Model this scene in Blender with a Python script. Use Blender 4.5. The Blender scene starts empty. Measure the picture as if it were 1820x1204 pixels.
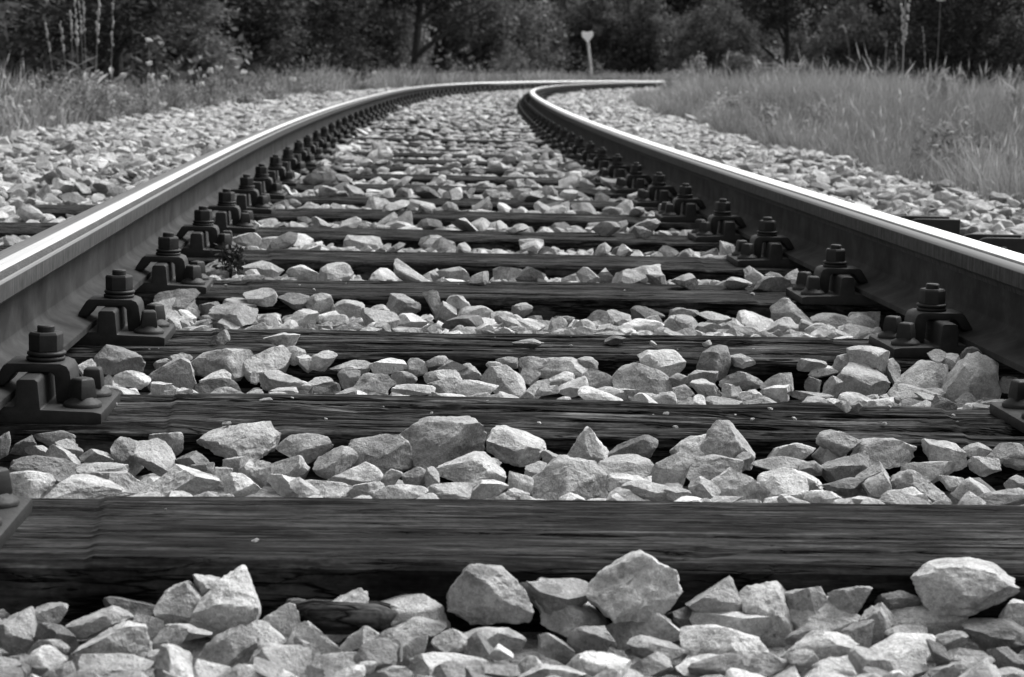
import bpy, bmesh, math, random
import numpy as np
from mathutils import Matrix, Vector

# ------------------------------------------------------------------ camera, world, sun, exposure
S = bpy.context.scene
COL = S.collection
PW, PH = 1820.0, 1204.0
FPX, HC, PITCH, ROLL = 3434.9, 0.439208, 0.139201, 0.0242506
_cp, _sp, _cr, _sr = math.cos(PITCH), math.sin(PITCH), math.cos(ROLL), math.sin(ROLL)
CF = np.array([0, _cp, -_sp]); _r0 = np.array([1., 0, 0]); _u0 = np.cross(_r0, CF)
CR = _cr*_r0 + _sr*_u0
CU = -_sr*_r0 + _cr*_u0
CP = np.array([0, 0, HC])
cam = bpy.data.cameras.new('camera'); camo = bpy.data.objects.new('camera', cam); COL.objects.link(camo)
M = Matrix.Identity(4)
for i in range(3):
    M[i][0], M[i][1], M[i][2], M[i][3] = CR[i], CU[i], -CF[i], CP[i]
camo.matrix_world = M
cam.sensor_fit = 'HORIZONTAL'; cam.sensor_width = 36.0; cam.lens = FPX/PW*36.0
cam.clip_start = 0.05; cam.clip_end = 1500
cam.dof.use_dof = True; cam.dof.focus_distance = 2.65; cam.dof.aperture_fstop = 14.5; cam.dof.aperture_blades = 7
S.camera = camo

SUN_EL, SUN_AZ = 52.0, 50.0          # azimuth measured from the track direction (+Y) towards the right (+X)
world = bpy.data.worlds.new('World'); S.world = world; world.use_nodes = True
nt = world.node_tree; nt.nodes.clear()
sky = nt.nodes.new('ShaderNodeTexSky'); sky.sky_type = 'NISHITA'; sky.sun_disc = False
sky.sun_elevation = math.radians(SUN_EL); sky.sun_rotation = math.radians(SUN_AZ)
sky.air_density = 1.0; sky.dust_density = 4.0; sky.ozone_density = 1.0
bw = nt.nodes.new('ShaderNodeRGBToBW'); bg = nt.nodes.new('ShaderNodeBackground'); wo = nt.nodes.new('ShaderNodeOutputWorld')
nt.links.new(sky.outputs[0], bw.inputs[0]); nt.links.new(bw.outputs[0], bg.inputs[0]); nt.links.new(bg.outputs[0], wo.inputs[0])
bg.inputs[1].default_value = 0.15
sun = bpy.data.lights.new('sun', 'SUN'); sun.energy = 2.35; sun.angle = math.radians(34); sun.color = (1, 1, 1)
suno = bpy.data.objects.new('sun', sun); COL.objects.link(suno)
_el, _az = math.radians(SUN_EL), math.radians(SUN_AZ)
suno.rotation_euler = Vector((-math.sin(_az)*math.cos(_el), -math.cos(_az)*math.cos(_el), -math.sin(_el))).to_track_quat('-Z', 'Y').to_euler()
S.view_settings.view_transform = 'Standard'; S.view_settings.look = 'None'
S.view_settings.exposure = 0.82; S.view_settings.gamma = 1.0
S.render.engine = 'CYCLES'
S.cycles.max_bounces = 5; S.cycles.diffuse_bounces = 3; S.cycles.glossy_bounces = 3; S.cycles.transparent_max_bounces = 4
S.cycles.use_denoising = True

rng = np.random.default_rng(7)
random.seed(7)

# ------------------------------------------------------------------ track geometry
KN = [-6, 0, 3, 6, 9, 13, 18, 26, 40, 90]
KV = [0, -0.00154, -0.00048, 0.00516, 0.00479, 0.00322, 0.00204, 0.0098, 0.00925, 0.00904]
SS = np.arange(-5.0, 95.0, 0.05)
_k = np.interp(SS, KN, KV); _k[SS < 0.3] = 0
TH = -0.0632892 + np.concatenate([[0], np.cumsum(_k[:-1]*0.05)])
TX = np.concatenate([[0], np.cumsum(np.sin(TH[:-1])*0.05)]); TY = np.concatenate([[0], np.cumsum(np.cos(TH[:-1])*0.05)])
_i0 = int(np.argmin(np.abs(SS-0.3))); TX += 0.209881-TX[_i0]; TY += 0.3-TY[_i0]

def track(s, off=0.0):
    s = np.asarray(s, float)
    x, y, t = np.interp(s, SS, TX), np.interp(s, SS, TY), np.interp(s, SS, TH)
    return x+off*np.cos(t), y-off*np.sin(t), t

def to_track(x, y):
    x = np.atleast_1d(np.asarray(x, float)); y = np.atleast_1d(np.asarray(y, float))
    st = 10
    sx, sy = TX[::st], TY[::st]
    s_out = np.empty(len(x)); o_out = np.empty(len(x))
    for a in range(0, len(x), 20000):
        xa, ya = x[a:a+20000], y[a:a+20000]
        i = np.argmin((xa[:, None]-sx)**2+(ya[:, None]-sy)**2, 1)*st
        t = TH[i]; dx, dy = xa-TX[i], ya-TY[i]
        s_out[a:a+20000] = SS[i]+dx*np.sin(t)+dy*np.cos(t)
        o_out[a:a+20000] = dx*np.cos(t)-dy*np.sin(t)
    return s_out, o_out

def ray(px, py):
    d = CF*FPX+CR*(px-PW/2)-CU*(py-PH/2)
    return d/np.linalg.norm(d)

def hit(px, py, z):
    d = ray(px, py); return CP+d*(z-HC)/d[2]

def at_dist(px, py, dist):          # point on the pixel's ray at forward distance
    d = CF*FPX+CR*(px-PW/2)-CU*(py-PH/2); d = d/d[1]; return CP+d*dist

S0, SP, SWID = 1.81605, 0.657417, 0.2604
A_N = {0: 0.0074, 1: -0.025, 2: -0.0567, 3: 0.06, 4: 0.0298}
T_N = {0: 0.00998, 1: 0.0408, 2: -0.009, 3: -0.0329, 4: -0.002}
B_N = {0: 0.0, 1: -0.0337, 2: -0.0323, 3: 0.0003, 4: 0.0457, 5: 0.0144, 6: 0.0326, 7: -0.0118, 8: -0.0077, 9: 0.0038,
       10: 0.022, 11: -0.0058, 12: -0.0069, 13: -0.0099, 14: -0.0186}
def seat_s(n): return S0+n*SP+B_N.get(n, 0.0)
_jit = np.random.default_rng(3).normal(0, 1, (200, 2))
def sleeper_s(n): return S0+n*SP+A_N[n] if n in A_N else seat_s(n)+0.006*_jit[n, 0]
def sleeper_t(n): return T_N[n] if n in T_N else 0.006*_jit[n, 1]
N_SLEEP = 104

# ------------------------------------------------------------------ noise and mesh helpers
_LAT = np.random.default_rng(11).random((64, 64, 64)).astype(np.float32)
def noise3(P):
    P = np.asarray(P, np.float64); i = np.floor(P).astype(int); f = P-i; f = f*f*(3-2*f); i &= 63; j = (i+1) & 63
    x0, y0, z0, x1, y1, z1 = i[..., 0], i[..., 1], i[..., 2], j[..., 0], j[..., 1], j[..., 2]
    fx, fy, fz = f[..., 0], f[..., 1], f[..., 2]
    def l(a, b, t): return a+(b-a)*t
    return l(l(l(_LAT[x0, y0, z0], _LAT[x1, y0, z0], fx), l(_LAT[x0, y1, z0], _LAT[x1, y1, z0], fx), fy),
             l(l(_LAT[x0, y0, z1], _LAT[x1, y0, z1], fx), l(_LAT[x0, y1, z1], _LAT[x1, y1, z1], fx), fy), fz)*2-1
def fbm(P, o=3):
    P = np.asarray(P, float); r = 0; a = 1.0
    for k in range(o): r = r+a*noise3(P*2**k+17.3*k); a *= .5
    return r

def mesh_np(name, V, F, smooth=True, attr=None, mats=()):
    """V (n,3); F list of index arrays, each (m,3) or (m,4)."""
    me = bpy.data.meshes.new(name)
    F = [np.asarray(f, np.int32) for f in F if len(f)]
    nv = len(V); loops = np.concatenate([f.ravel() for f in F])
    tot = np.concatenate([np.full(len(f), f.shape[1], np.int32) for f in F])
    start = np.concatenate([[0], np.cumsum(tot)[:-1]]).astype(np.int32)
    me.vertices.add(nv); me.vertices.foreach_set('co', np.ascontiguousarray(V, np.float32).ravel())
    me.loops.add(len(loops)); me.loops.foreach_set('vertex_index', loops)
    me.polygons.add(len(tot)); me.polygons.foreach_set('loop_start', start); me.polygons.foreach_set('loop_total', tot)
    me.polygons.foreach_set('use_smooth', np.full(len(tot), smooth, bool))
    me.update(calc_edges=True); me.validate()
    for k, v in (attr or {}).items():
        a = me.attributes.new(k, 'FLOAT', 'POINT'); a.data.foreach_set('value', np.ascontiguousarray(v, np.float32))
    for m in mats: me.materials.append(m)
    return me

def link(name, data, parent=None, mat=None):
    o = bpy.data.objects.new(name, data); COL.objects.link(o)
    if mat is not None and data is not None and not data.materials: data.materials.append(mat)
    if parent is not None: o.parent = parent
    return o

def tag(o, label=None, cat=None, group=None, kind=None):
    if label: o['label'] = label
    if cat: o['category'] = cat
    if group: o['group'] = group
    if kind: o['kind'] = kind
    return o

def bm_mesh(name, bm, mat, smooth_angle=None):
    me = bpy.data.meshes.new(name); bmesh.ops.recalc_face_normals(bm, faces=bm.faces); bm.to_mesh(me); bm.free()
    if mat: me.materials.append(mat)
    if smooth_angle:
        me.polygons.foreach_set('use_smooth', np.ones(len(me.polygons), bool))
        me.set_sharp_from_angle(angle=math.radians(smooth_angle))
    return me

def extrude_profile(bm, pts, y0, y1):
    """closed polygon of (x,z) swept from y0 to y1"""
    a = [bm.verts.new((x, y0, z)) for x, z in pts]; b = [bm.verts.new((x, y1, z)) for x, z in pts]
    n = len(pts)
    bm.faces.new(a); bm.faces.new(b[::-1])
    for i in range(n): bm.faces.new((a[i], b[i], b[(i+1) % n], a[(i+1) % n]))

def lathe(bm, prof, cx, cy, n=20, rot=0.0, sq=False):
    rings = []
    for r, z in prof:
        rings.append([bm.verts.new((cx+r*math.cos(rot+2*math.pi*i/n), cy+r*math.sin(rot+2*math.pi*i/n), z)) for i in range(n)])
    for a, b in zip(rings, rings[1:]):
        for i in range(n): bm.faces.new((a[i], a[(i+1) % n], b[(i+1) % n], b[i]))
    bm.faces.new(rings[-1]); bm.faces.new(rings[0][::-1])

def bevel_all(bm, w, seg=2, ang=30):
    bmesh.ops.recalc_face_normals(bm, faces=bm.faces)
    es = [e for e in bm.edges if len(e.link_faces) == 2 and e.calc_face_angle(0) > math.radians(ang)]
    bmesh.ops.bevel(bm, geom=es, offset=w, segments=seg, profile=0.6, affect='EDGES', clamp_overlap=True)

# ------------------------------------------------------------------ materials (all neutral: the photograph is black and white)
class MB:
    def __init__(self, name):
        self.m = bpy.data.materials.new(name); self.m.use_nodes = True; self.t = self.m.node_tree
        self.p = self.t.nodes['Principled BSDF']; self.out = self.t.nodes['Material Output']
    def n(self, typ, **kw):
        x = self.t.nodes.new(typ)
        for k, v in kw.items():
            if k in x.inputs: x.inputs[k].default_value = v
            else: setattr(x, k, v)
        return x
    def l(self, a, b): self.t.links.new(a, b)
    def coord(self, scale=(1, 1, 1), src='Object'):
        tc = self.n('ShaderNodeTexCoord'); mp = self.n('ShaderNodeMapping'); mp.inputs['Scale'].default_value = scale
        self.l(tc.outputs[src], mp.inputs['Vector']); return mp.outputs[0]
    def noise(self, vec, scale, detail=4, rough=.55):
        x = self.n('ShaderNodeTexNoise'); x.inputs['Scale'].default_value = scale; x.inputs['Detail'].default_value = detail
        x.inputs['Roughness'].default_value = rough; self.l(vec, x.inputs['Vector']); return x.outputs['Fac']
    def rng(self, v, a, b, c, d, clamp=True):
        x = self.n('ShaderNodeMapRange'); x.clamp = clamp
        for i, val in zip((1, 2, 3, 4), (a, b, c, d)): x.inputs[i].default_value = val
        self.l(v, x.inputs[0]); return x.outputs[0]
    def math(self, op, a, b):
        x = self.n('ShaderNodeMath'); x.operation = op
        for i, v in enumerate((a, b)):
            if isinstance(v, (int, float)): x.inputs[i].default_value = v
            else: self.l(v, x.inputs[i])
        return x.outputs[0]
    def attr(self, name):
        x = self.n('ShaderNodeAttribute'); x.attribute_name = name; return x.outputs['Fac']
    def bump(self, h, strength, dist, prev=None):
        x = self.n('ShaderNodeBump'); x.inputs['Strength'].default_value = strength; x.inputs['Distance'].default_value = dist
        self.l(h, x.inputs['Height'])
        if prev is not None: self.l(prev, x.inputs['Normal'])
        return x.outputs[0]
    def gray(self, v):
        c = self.n('ShaderNodeCombineColor')
        for i in range(3): self.l(v, c.inputs[i])
        return c.outputs[0]
    def base(self, v): self.l(self.gray(v), self.p.inputs['Base Color'])

def mat_stone(name, objcolor):
    b = MB(name); co = b.coord()
    if objcolor:
        oi = b.n('ShaderNodeObjectInfo'); sp = b.n('ShaderNodeSeparateColor'); b.l(oi.outputs['Color'], sp.inputs[0]); tone = sp.outputs[0]
        ad = b.n('ShaderNodeVectorMath'); ad.operation = 'ADD'; b.l(co, ad.inputs[0])
        sc = b.n('ShaderNodeVectorMath'); sc.operation = 'SCALE'; b.l(oi.outputs['Location'], sc.inputs[0]); sc.inputs['Scale'].default_value = 3.1
        b.l(sc.outputs[0], ad.inputs[1]); co = ad.outputs[0]
    else: tone = b.attr('tone')
    n1 = b.noise(co, 38, 5, .6); n2 = b.noise(co, 260, 4, .65); n3 = b.noise(co, 900, 2, .6)
    v = b.math('MULTIPLY', tone, b.rng(n1, .3, .7, .68, 1.25))
    v = b.math('MULTIPLY', v, b.rng(n2, .3, .7, .74, 1.22)); st = b.noise(co, 17, 4, .7); v = b.math('MULTIPLY', v, b.rng(st, .54, .64, 1.0, .62))
    v = b.math('MULTIPLY', v, b.rng(n3, .3, .7, .8, 1.18))
    # dark flecks and pale veins
    fl = b.rng(b.noise(co, 120, 3, .7), .66, .72, 1.0, .45); v = b.math('MULTIPLY', v, fl)
    ve = b.noise(co, 55, 3, .5); ve = b.math('ABSOLUTE', b.math('SUBTRACT', ve, .5), 0); v = b.math('MULTIPLY', v, b.rng(ve, 0, .012, 1.25, 1.0))
    b.base(v); b.p.inputs['Roughness'].default_value = .88; b.p.inputs['Specular IOR Level'].default_value = .25
    nb = b.bump(n1, .8, .008); nb = b.bump(n2, .8, .0035, nb); nb = b.bump(n3, .5, .001, nb)
    b.l(nb, b.p.inputs['Normal']); return b.m

def mat_wood(name, lo, hi, crack, seed, saw=0.0):
    b = MB(name)
    def co(*k): return b.coord((k[0], k[1], k[2]*.55))
    g = b.noise(co(2.6, 44, 44), 1.6, 6, .65); f = b.noise(co(15, 120, 120), 1.0, 5, .65); sp = b.noise(co(120, 300, 300), 1.0, 3, .6)
    bl = b.noise(co(3.2, 11, 11), 1.2, 5, .65); st = b.noise(co(1, 1, 1), 4, 3)
    v = b.rng(g, .38, .64, lo, hi)
    v = b.math('MULTIPLY', v, b.rng(f, .34, .66, .35, 1.75)); v = b.math('MULTIPLY', v, b.rng(bl, .36, .66, .4, 1.5)); v = b.math('MULTIPLY', v, b.rng(st, .3, .7, .7, 1.3))
    v = b.math('MULTIPLY', v, b.rng(sp, .3, .7, .6, 1.4))
    pale = b.math('MULTIPLY', b.rng(b.noise(co(5, 60, 60), 1.3, 4, .6), .56, .72, 0, hi*1.6), b.rng(bl, .4, .6, 1, .3)); v = b.math('ADD', v, pale)   # weathered grey fibres
    if saw:
        m = b.n('ShaderNodeMapping'); m.inputs['Rotation'].default_value = (0, 0, math.radians(58)); m.inputs['Scale'].default_value = (6, 170, 1); tc = b.n('ShaderNodeTexCoord'); b.l(tc.outputs['Object'], m.inputs['Vector'])
        sw = b.noise(m.outputs[0], 1.0, 3, .55); v = b.math('MULTIPLY', v, b.rng(sw, .4, .62, 1-saw, 1+saw))
    def cracks(c, w):
        x = b.math('ABSOLUTE', b.math('SUBTRACT', b.noise(c, 1.3, 5, .55), .5), 0); return b.rng(x, 0, w*crack, .06, 1.0)
    cm = cracks(co(1.2, 21, 21), .020); c2 = cracks(co(3.1, 38, 38), .013); v = b.math('MULTIPLY', b.math('MULTIPLY', v, cm), c2)
    b.base(v); b.p.inputs['Roughness'].default_value = .92; b.p.inputs['Specular IOR Level'].default_value = .07
    nb = b.bump(cm, .9, .006); nb = b.bump(c2, .8, .004, nb); nb = b.bump(g, .6, .004, nb); nb = b.bump(f, .7, .002, nb); b.l(nb, b.p.inputs['Normal'])
    return b.m

def mat_steel(name, lo, hi, rough, spec=.5, metal=0.0, sc=60):
    b = MB(name); co = b.coord(); n1 = b.noise(co, sc, 5, .6); n2 = b.noise(co, sc*7, 3, .6)
    v = b.math('MULTIPLY', b.rng(n1, .3, .7, lo, hi), b.rng(n2, .3, .7, .75, 1.25)); b.base(v)
    b.p.inputs['Metallic'].default_value = metal; b.p.inputs['Specular IOR Level'].default_value = spec
    b.l(b.rng(n2, .3, .7, rough-.08, rough+.1), b.p.inputs['Roughness'])
    nb = b.bump(n1, .25, .0015); nb = b.bump(n2, .35, .0006, nb); b.l(nb, b.p.inputs['Normal']); return b.m

def mat_railhead(name, band0, band1, dull_rough, edge):
    """attribute 'across' runs -1 (field side) .. 1 (gauge side) over the crown; the wheel band is polished"""
    b = MB(name); a = b.attr('across'); al = b.attr('along')
    cx = b.n('ShaderNodeCombineXYZ'); b.l(b.math('MULTIPLY', a, 14), cx.inputs[0]); b.l(b.math('MULTIPLY', al, 1.3), cx.inputs[1])
    st = b.noise(cx.outputs[0], 1.0, 5, .6); fine = b.noise(b.coord((1, 1, 1)), 260, 3, .6)
    cy = b.n('ShaderNodeCombineXYZ'); b.l(b.math('MULTIPLY', a, 30), cy.inputs[0]); b.l(b.math('MULTIPLY', al, 90), cy.inputs[1]); pit = b.noise(cy.outputs[0], 1.0, 4, .6)
    aw = b.math('ADD', a, b.math('MULTIPLY', b.math('SUBTRACT', st, .5), .12))
    far = b.rng(al, 22, 42, 0, 1); ab = b.math('ADD', aw, b.math('MULTIPLY', far, band0+.7)); at_ = b.math('SUBTRACT', aw, b.math('MULTIPLY', far, 1.1-band1))   # band widened along the far curve to paint in its bright sky reflection
    band = b.math('MULTIPLY', b.rng(ab, band0-.12, band0+.08, 0, 1), b.rng(at_, band1-.04, band1+.04, 1, 0))
    crown = b.math('MULTIPLY', b.rng(a, -.99, -.88, 0, 1), b.rng(aw, band1-.04, band1+.04, 1, 0))       # worn steel outside the band, its grey reflection of dark trees painted in
    lip = b.math('MULTIPLY', b.rng(a, edge, edge+.03, 0, 1), b.rng(a, .985, .998, 1, 0))                 # thin lip at the gauge corner, its highlight line put into the colour
    dull = b.math('MULTIPLY', b.rng(st, .3, .7, .07, .15), b.rng(fine, .3, .7, .85, 1.15))
    rust = b.math('MULTIPLY', b.rng(b.noise(b.coord(), 45, 5, .65), .3, .7, .035, .07), b.rng(pit, .35, .65, .6, 1.3))
    def mixf(f, x, y):
        m = b.n('ShaderNodeMix'); m.data_type = 'FLOAT'; b.l(f, m.inputs[0])
        for k, v in ((2, x), (3, y)):
            if isinstance(v, (int, float)): m.inputs[k].default_value = v
            else: b.l(v, m.inputs[k])
        return m.outputs[0]
    col = mixf(lip, mixf(band, mixf(crown, rust, dull), b.rng(st, .3, .7, .84, .94)), .4)
    b.base(col)
    b.l(mixf(band, mixf(lip, mixf(crown, 0.0, .12), .7), 1.0), b.p.inputs['Metallic'])
    b.l(mixf(band, mixf(lip, mixf(crown, .8, dull_rough), .35), b.math('ADD', b.rng(st, .3, .7, .27, .36), b.math('MULTIPLY', far, .12))), b.p.inputs['Roughness'])
    b.p.inputs['Specular IOR Level'].default_value = .12
    nb = b.bump(st, .12, .0008); nb = b.bump(pit, .25, .0005, nb); b.l(nb, b.p.inputs['Normal']); return b.m

def mat_leaf(name, v0, trans=.25, spec=.3):
    b = MB(name); v = b.math('MULTIPLY', b.attr('tone'), v0); g = b.gray(v)
    b.l(g, b.p.inputs['Base Color']); b.p.inputs['Roughness'].default_value = .55; b.p.inputs['Specular IOR Level'].default_value = spec
    tr = b.n('ShaderNodeBsdfTranslucent'); b.l(g, tr.inputs['Color']); mx = b.n('ShaderNodeMixShader'); mx.inputs[0].default_value = trans
    b.l(b.p.outputs[0], mx.inputs[1]); b.l(tr.outputs[0], mx.inputs[2]); b.l(mx.outputs[0], b.out.inputs['Surface']); return b.m

def mat_plain(name, v, rough=.8, var=.25, sc=30, bump=.3, dist=.004):
    b = MB(name); co = b.coord(); n1 = b.noise(co, sc, 5, .6); b.base(b.rng(n1, .3, .7, v*(1-var), v*(1+var)))
    b.p.inputs['Roughness'].default_value = rough; b.p.inputs['Specular IOR Level'].default_value = .2
    b.l(b.bump(n1, bump, dist), b.p.inputs['Normal']); return b.m

M_STONE = mat_stone('limestone', True); M_BALLAST = mat_stone('limestone_ballast', False)
M_WOOD0 = mat_wood('tarred_sawn_oak', .008, .032, .6, 0, .4); M_WOOD1 = mat_wood('cracked_tarred_oak', .004, .060, 1.5, 3); M_WOOD2 = mat_wood('weathered_tarred_oak', .007, .042, .9, 5, .15)
M_PLATE = mat_steel('oiled_rusty_steel', .009, .020, .62, .3)
M_RAIL = mat_steel('brown_rail_rust', .017, .050, .8, .08, 0, 13)
M_HEADL = mat_railhead('outer_rail_running_surface', .14, .70, .6, .945); M_HEADR = mat_railhead('inner_rail_running_surface', -.72, .62, .55, .8)
M_GROUND = mat_plain('ballast_bed_soil', .2, .95, .6, 70, .9, .02)
M_SOIL = mat_plain('meadow_soil', .05, .95, .4, 6, .6, .03)
M_GRASS = mat_leaf('meadow_grass', .185, .3, .12); M_WEED = mat_leaf('verge_weeds', .25, .3, .1)
M_LEAFD = mat_leaf('dark_tree_leaves', .034, .25, .08); M_LEAFM = mat_leaf('tree_leaves', .10, .3, .08); M_LEAFL = mat_leaf('pale_shrub_leaves', .13, .3, .1)
M_BARK = mat_plain('tree_bark', .04, .9, .4, 20, .8, .01)
M_STALK = mat_leaf('dry_stalks', .42, .2); M_PETAL = mat_leaf('white_petals', .62, .3)
M_WHITE = mat_plain('white_enamel', .88, .4, .04, 20, .02); M_POST = mat_plain('grey_post', .62, .7, .15, 12); M_FENCE = mat_plain('silver_grey_fence_wood', .34, .8, .2, 9)

# ------------------------------------------------------------------ ground
def ground_z(s, off):
    a = np.abs(off)
    z = np.full(np.shape(off), -.075)
    right = off > 0
    e = np.where(right, 1.95, 2.45)
    z = z-np.clip((a-e)/.8, 0, 1)*np.where(right, .05, .06)
    far = np.clip((a-4)/30, 0, 1)
    return z-far*.1
def build_ground():
    xs = np.concatenate([np.linspace(-400, -40, 12), np.linspace(-36, 56, 150), np.linspace(62, 400, 12)])
    ys = np.concatenate([np.linspace(-60, -4, 8), np.linspace(-3, 40, 120), np.linspace(41, 110, 60), np.linspace(120, 700, 16)])
    X, Y = np.meshgrid(xs, ys); s, o = to_track(X.ravel(), Y.ravel())
    o = np.where(s > 92, 40, o)
    Z = ground_z(s, o)+.02*noise3(np.stack([X.ravel()*.8, Y.ravel()*.8, 0*s], 1))*(np.abs(o) > 2.6)
    V = np.stack([X.ravel(), Y.ravel(), Z], 1); nx = len(xs); ny = len(ys)
    i = (np.arange(ny-1)[:, None]*nx+np.arange(nx-1)).ravel()
    F = np.stack([i, i+1, i+nx+1, i+nx], 1)
    tag(link('ground', mesh_np('ground', V, [F], mats=[M_SOIL])), 'dark soil ground under the meadow and the wood', 'ground', kind='structure')
    ss = np.arange(-3, 80, .5); of = np.linspace(-3.0, 2.35, 24)
    A, B = np.meshgrid(ss, of, indexing='ij'); x, y, _ = track(A.ravel(), B.ravel())
    V = np.stack([x, y, ground_z(A.ravel(), B.ravel())+.012-.03*(np.abs(B.ravel()+.32) > 2.6)], 1); n = len(of)
    i = (np.arange(len(ss)-1)[:, None]*n+np.arange(n-1)).ravel()
    tag(link('ballast_bed', mesh_np('ballast_bed', V, [np.stack([i, i+1, i+n+1, i+n], 1)[:, ::-1]], mats=[M_GROUND])), 'dusty bed of fine grit beneath the ballast', 'track bed', kind='structure')
build_ground()

# ------------------------------------------------------------------ rails
def rail_profile():
    head = []                       # (x, z), x>0 is the gauge side; closed strip from field web to gauge web
    R = [(.0070, .092), (.0085, .099), (.0130, .1035), (.0315, .1095), (.0335, .1115), (.0337, .1185), (.0335, .1335), (.0327, .1385), (.0305, .1425), (.0268, .1455), (.0215, .1474), (.0150, .1484), (.0075, .1489), (0, .149)]
    L = [(-x, z) for x, z in R[:-1]]
    head = L+R[::-1]
    return head
HEADP = rail_profile()
WEBF = [(-.0070, .092), (-.0070, .045), (-.0078, .039)]
FOOT = [(-.0078, .039), (-.0105, .0325), (-.0165, .0275), (-.0260, .0235), (-.0600, .0115), (-.0622, .010), (-.0625, .0085), (-.0625, .0005), (-.0615, 0), (.0615, 0)]
FOOT = FOOT[:9]+[(-x, z) for x, z in FOOT[:9]][::-1]
WEB = WEBF+[None]+[(-x, z) for x, z in WEBF][::-1]
SR = np.concatenate([np.arange(-1.0, 12, .12), np.arange(12, 78, .3)])
def sweep(prof, side, closed=False, strips=None, mat=None, name='part'):
    """side -1 left rail, +1 right rail. profile x>0 is gauge side."""
    P = np.array(prof); base = .018
    tilt = 1/40.
    gx = P[:, 0]+(P[:, 1]-.0)*tilt-.0022; gz = P[:, 1]-P[:, 0]*tilt+base
    off = side*(.7535-gx)                        # gauge side towards the track centre
    x, y, t = track(SR)
    X = x[:, None]+off[None]*np.cos(t)[:, None]; Y = y[:, None]-off[None]*np.sin(t)[:, None]; Z = np.broadcast_to(gz, X.shape)
    V = np.stack([X, Y, Z], -1).reshape(-1, 3); n = len(P); m = len(SR)
    k = np.arange(n if closed else n-1)
    i = (np.arange(m-1)[:, None]*n+k).ravel(); j = (np.arange(m-1)[:, None]*n+(k+1) % n).ravel()
    F = np.stack([i, j, j+n, i+n], 1)
    if side > 0: F = F[:, ::-1]
    ac = np.broadcast_to(np.where(P[:, 1] < .137, np.sign(P[:, 0]), P[:, 0]/.0337), X.shape).ravel(); al = np.broadcast_to(SR[:, None], X.shape).ravel()
    fs = [F]
    me = mesh_np(name, V, fs, attr={'across': ac, 'along': al}, mats=[mat])
    me.set_sharp_from_angle(angle=math.radians(38)); return me
for side, lab, mh in ((-1, 'outer left rail with a narrow bright wheel band on its grey crown', M_HEADL), (1, 'inner right rail with a wide bright polished crown, dark web', M_HEADR)):
    r = tag(link('rail', None), lab, 'rail', 'rails of the curving track')
    x, y, t = track(0.0, side*.7535)
    link('rail_head', sweep(HEADP, side, mat=mh, name='rail_head'), r)
    w1 = sweep([p for p in WEB if p is not None][:3], side, mat=M_RAIL, name='rail_web')
    bmw = bmesh.new(); bmw.from_mesh(w1); w2 = sweep([p for p in WEB if p is not None][3:], side, mat=M_RAIL, name='rail_web2'); bmw.from_mesh(w2)
    me = bpy.data.meshes.new('rail_web'); bmw.to_mesh(me); bmw.free(); me.materials.append(M_RAIL); link('rail_web', me, r)
    link('rail_foot', sweep(FOOT, side, closed=False, mat=M_RAIL, name='rail_foot'), r)

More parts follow.
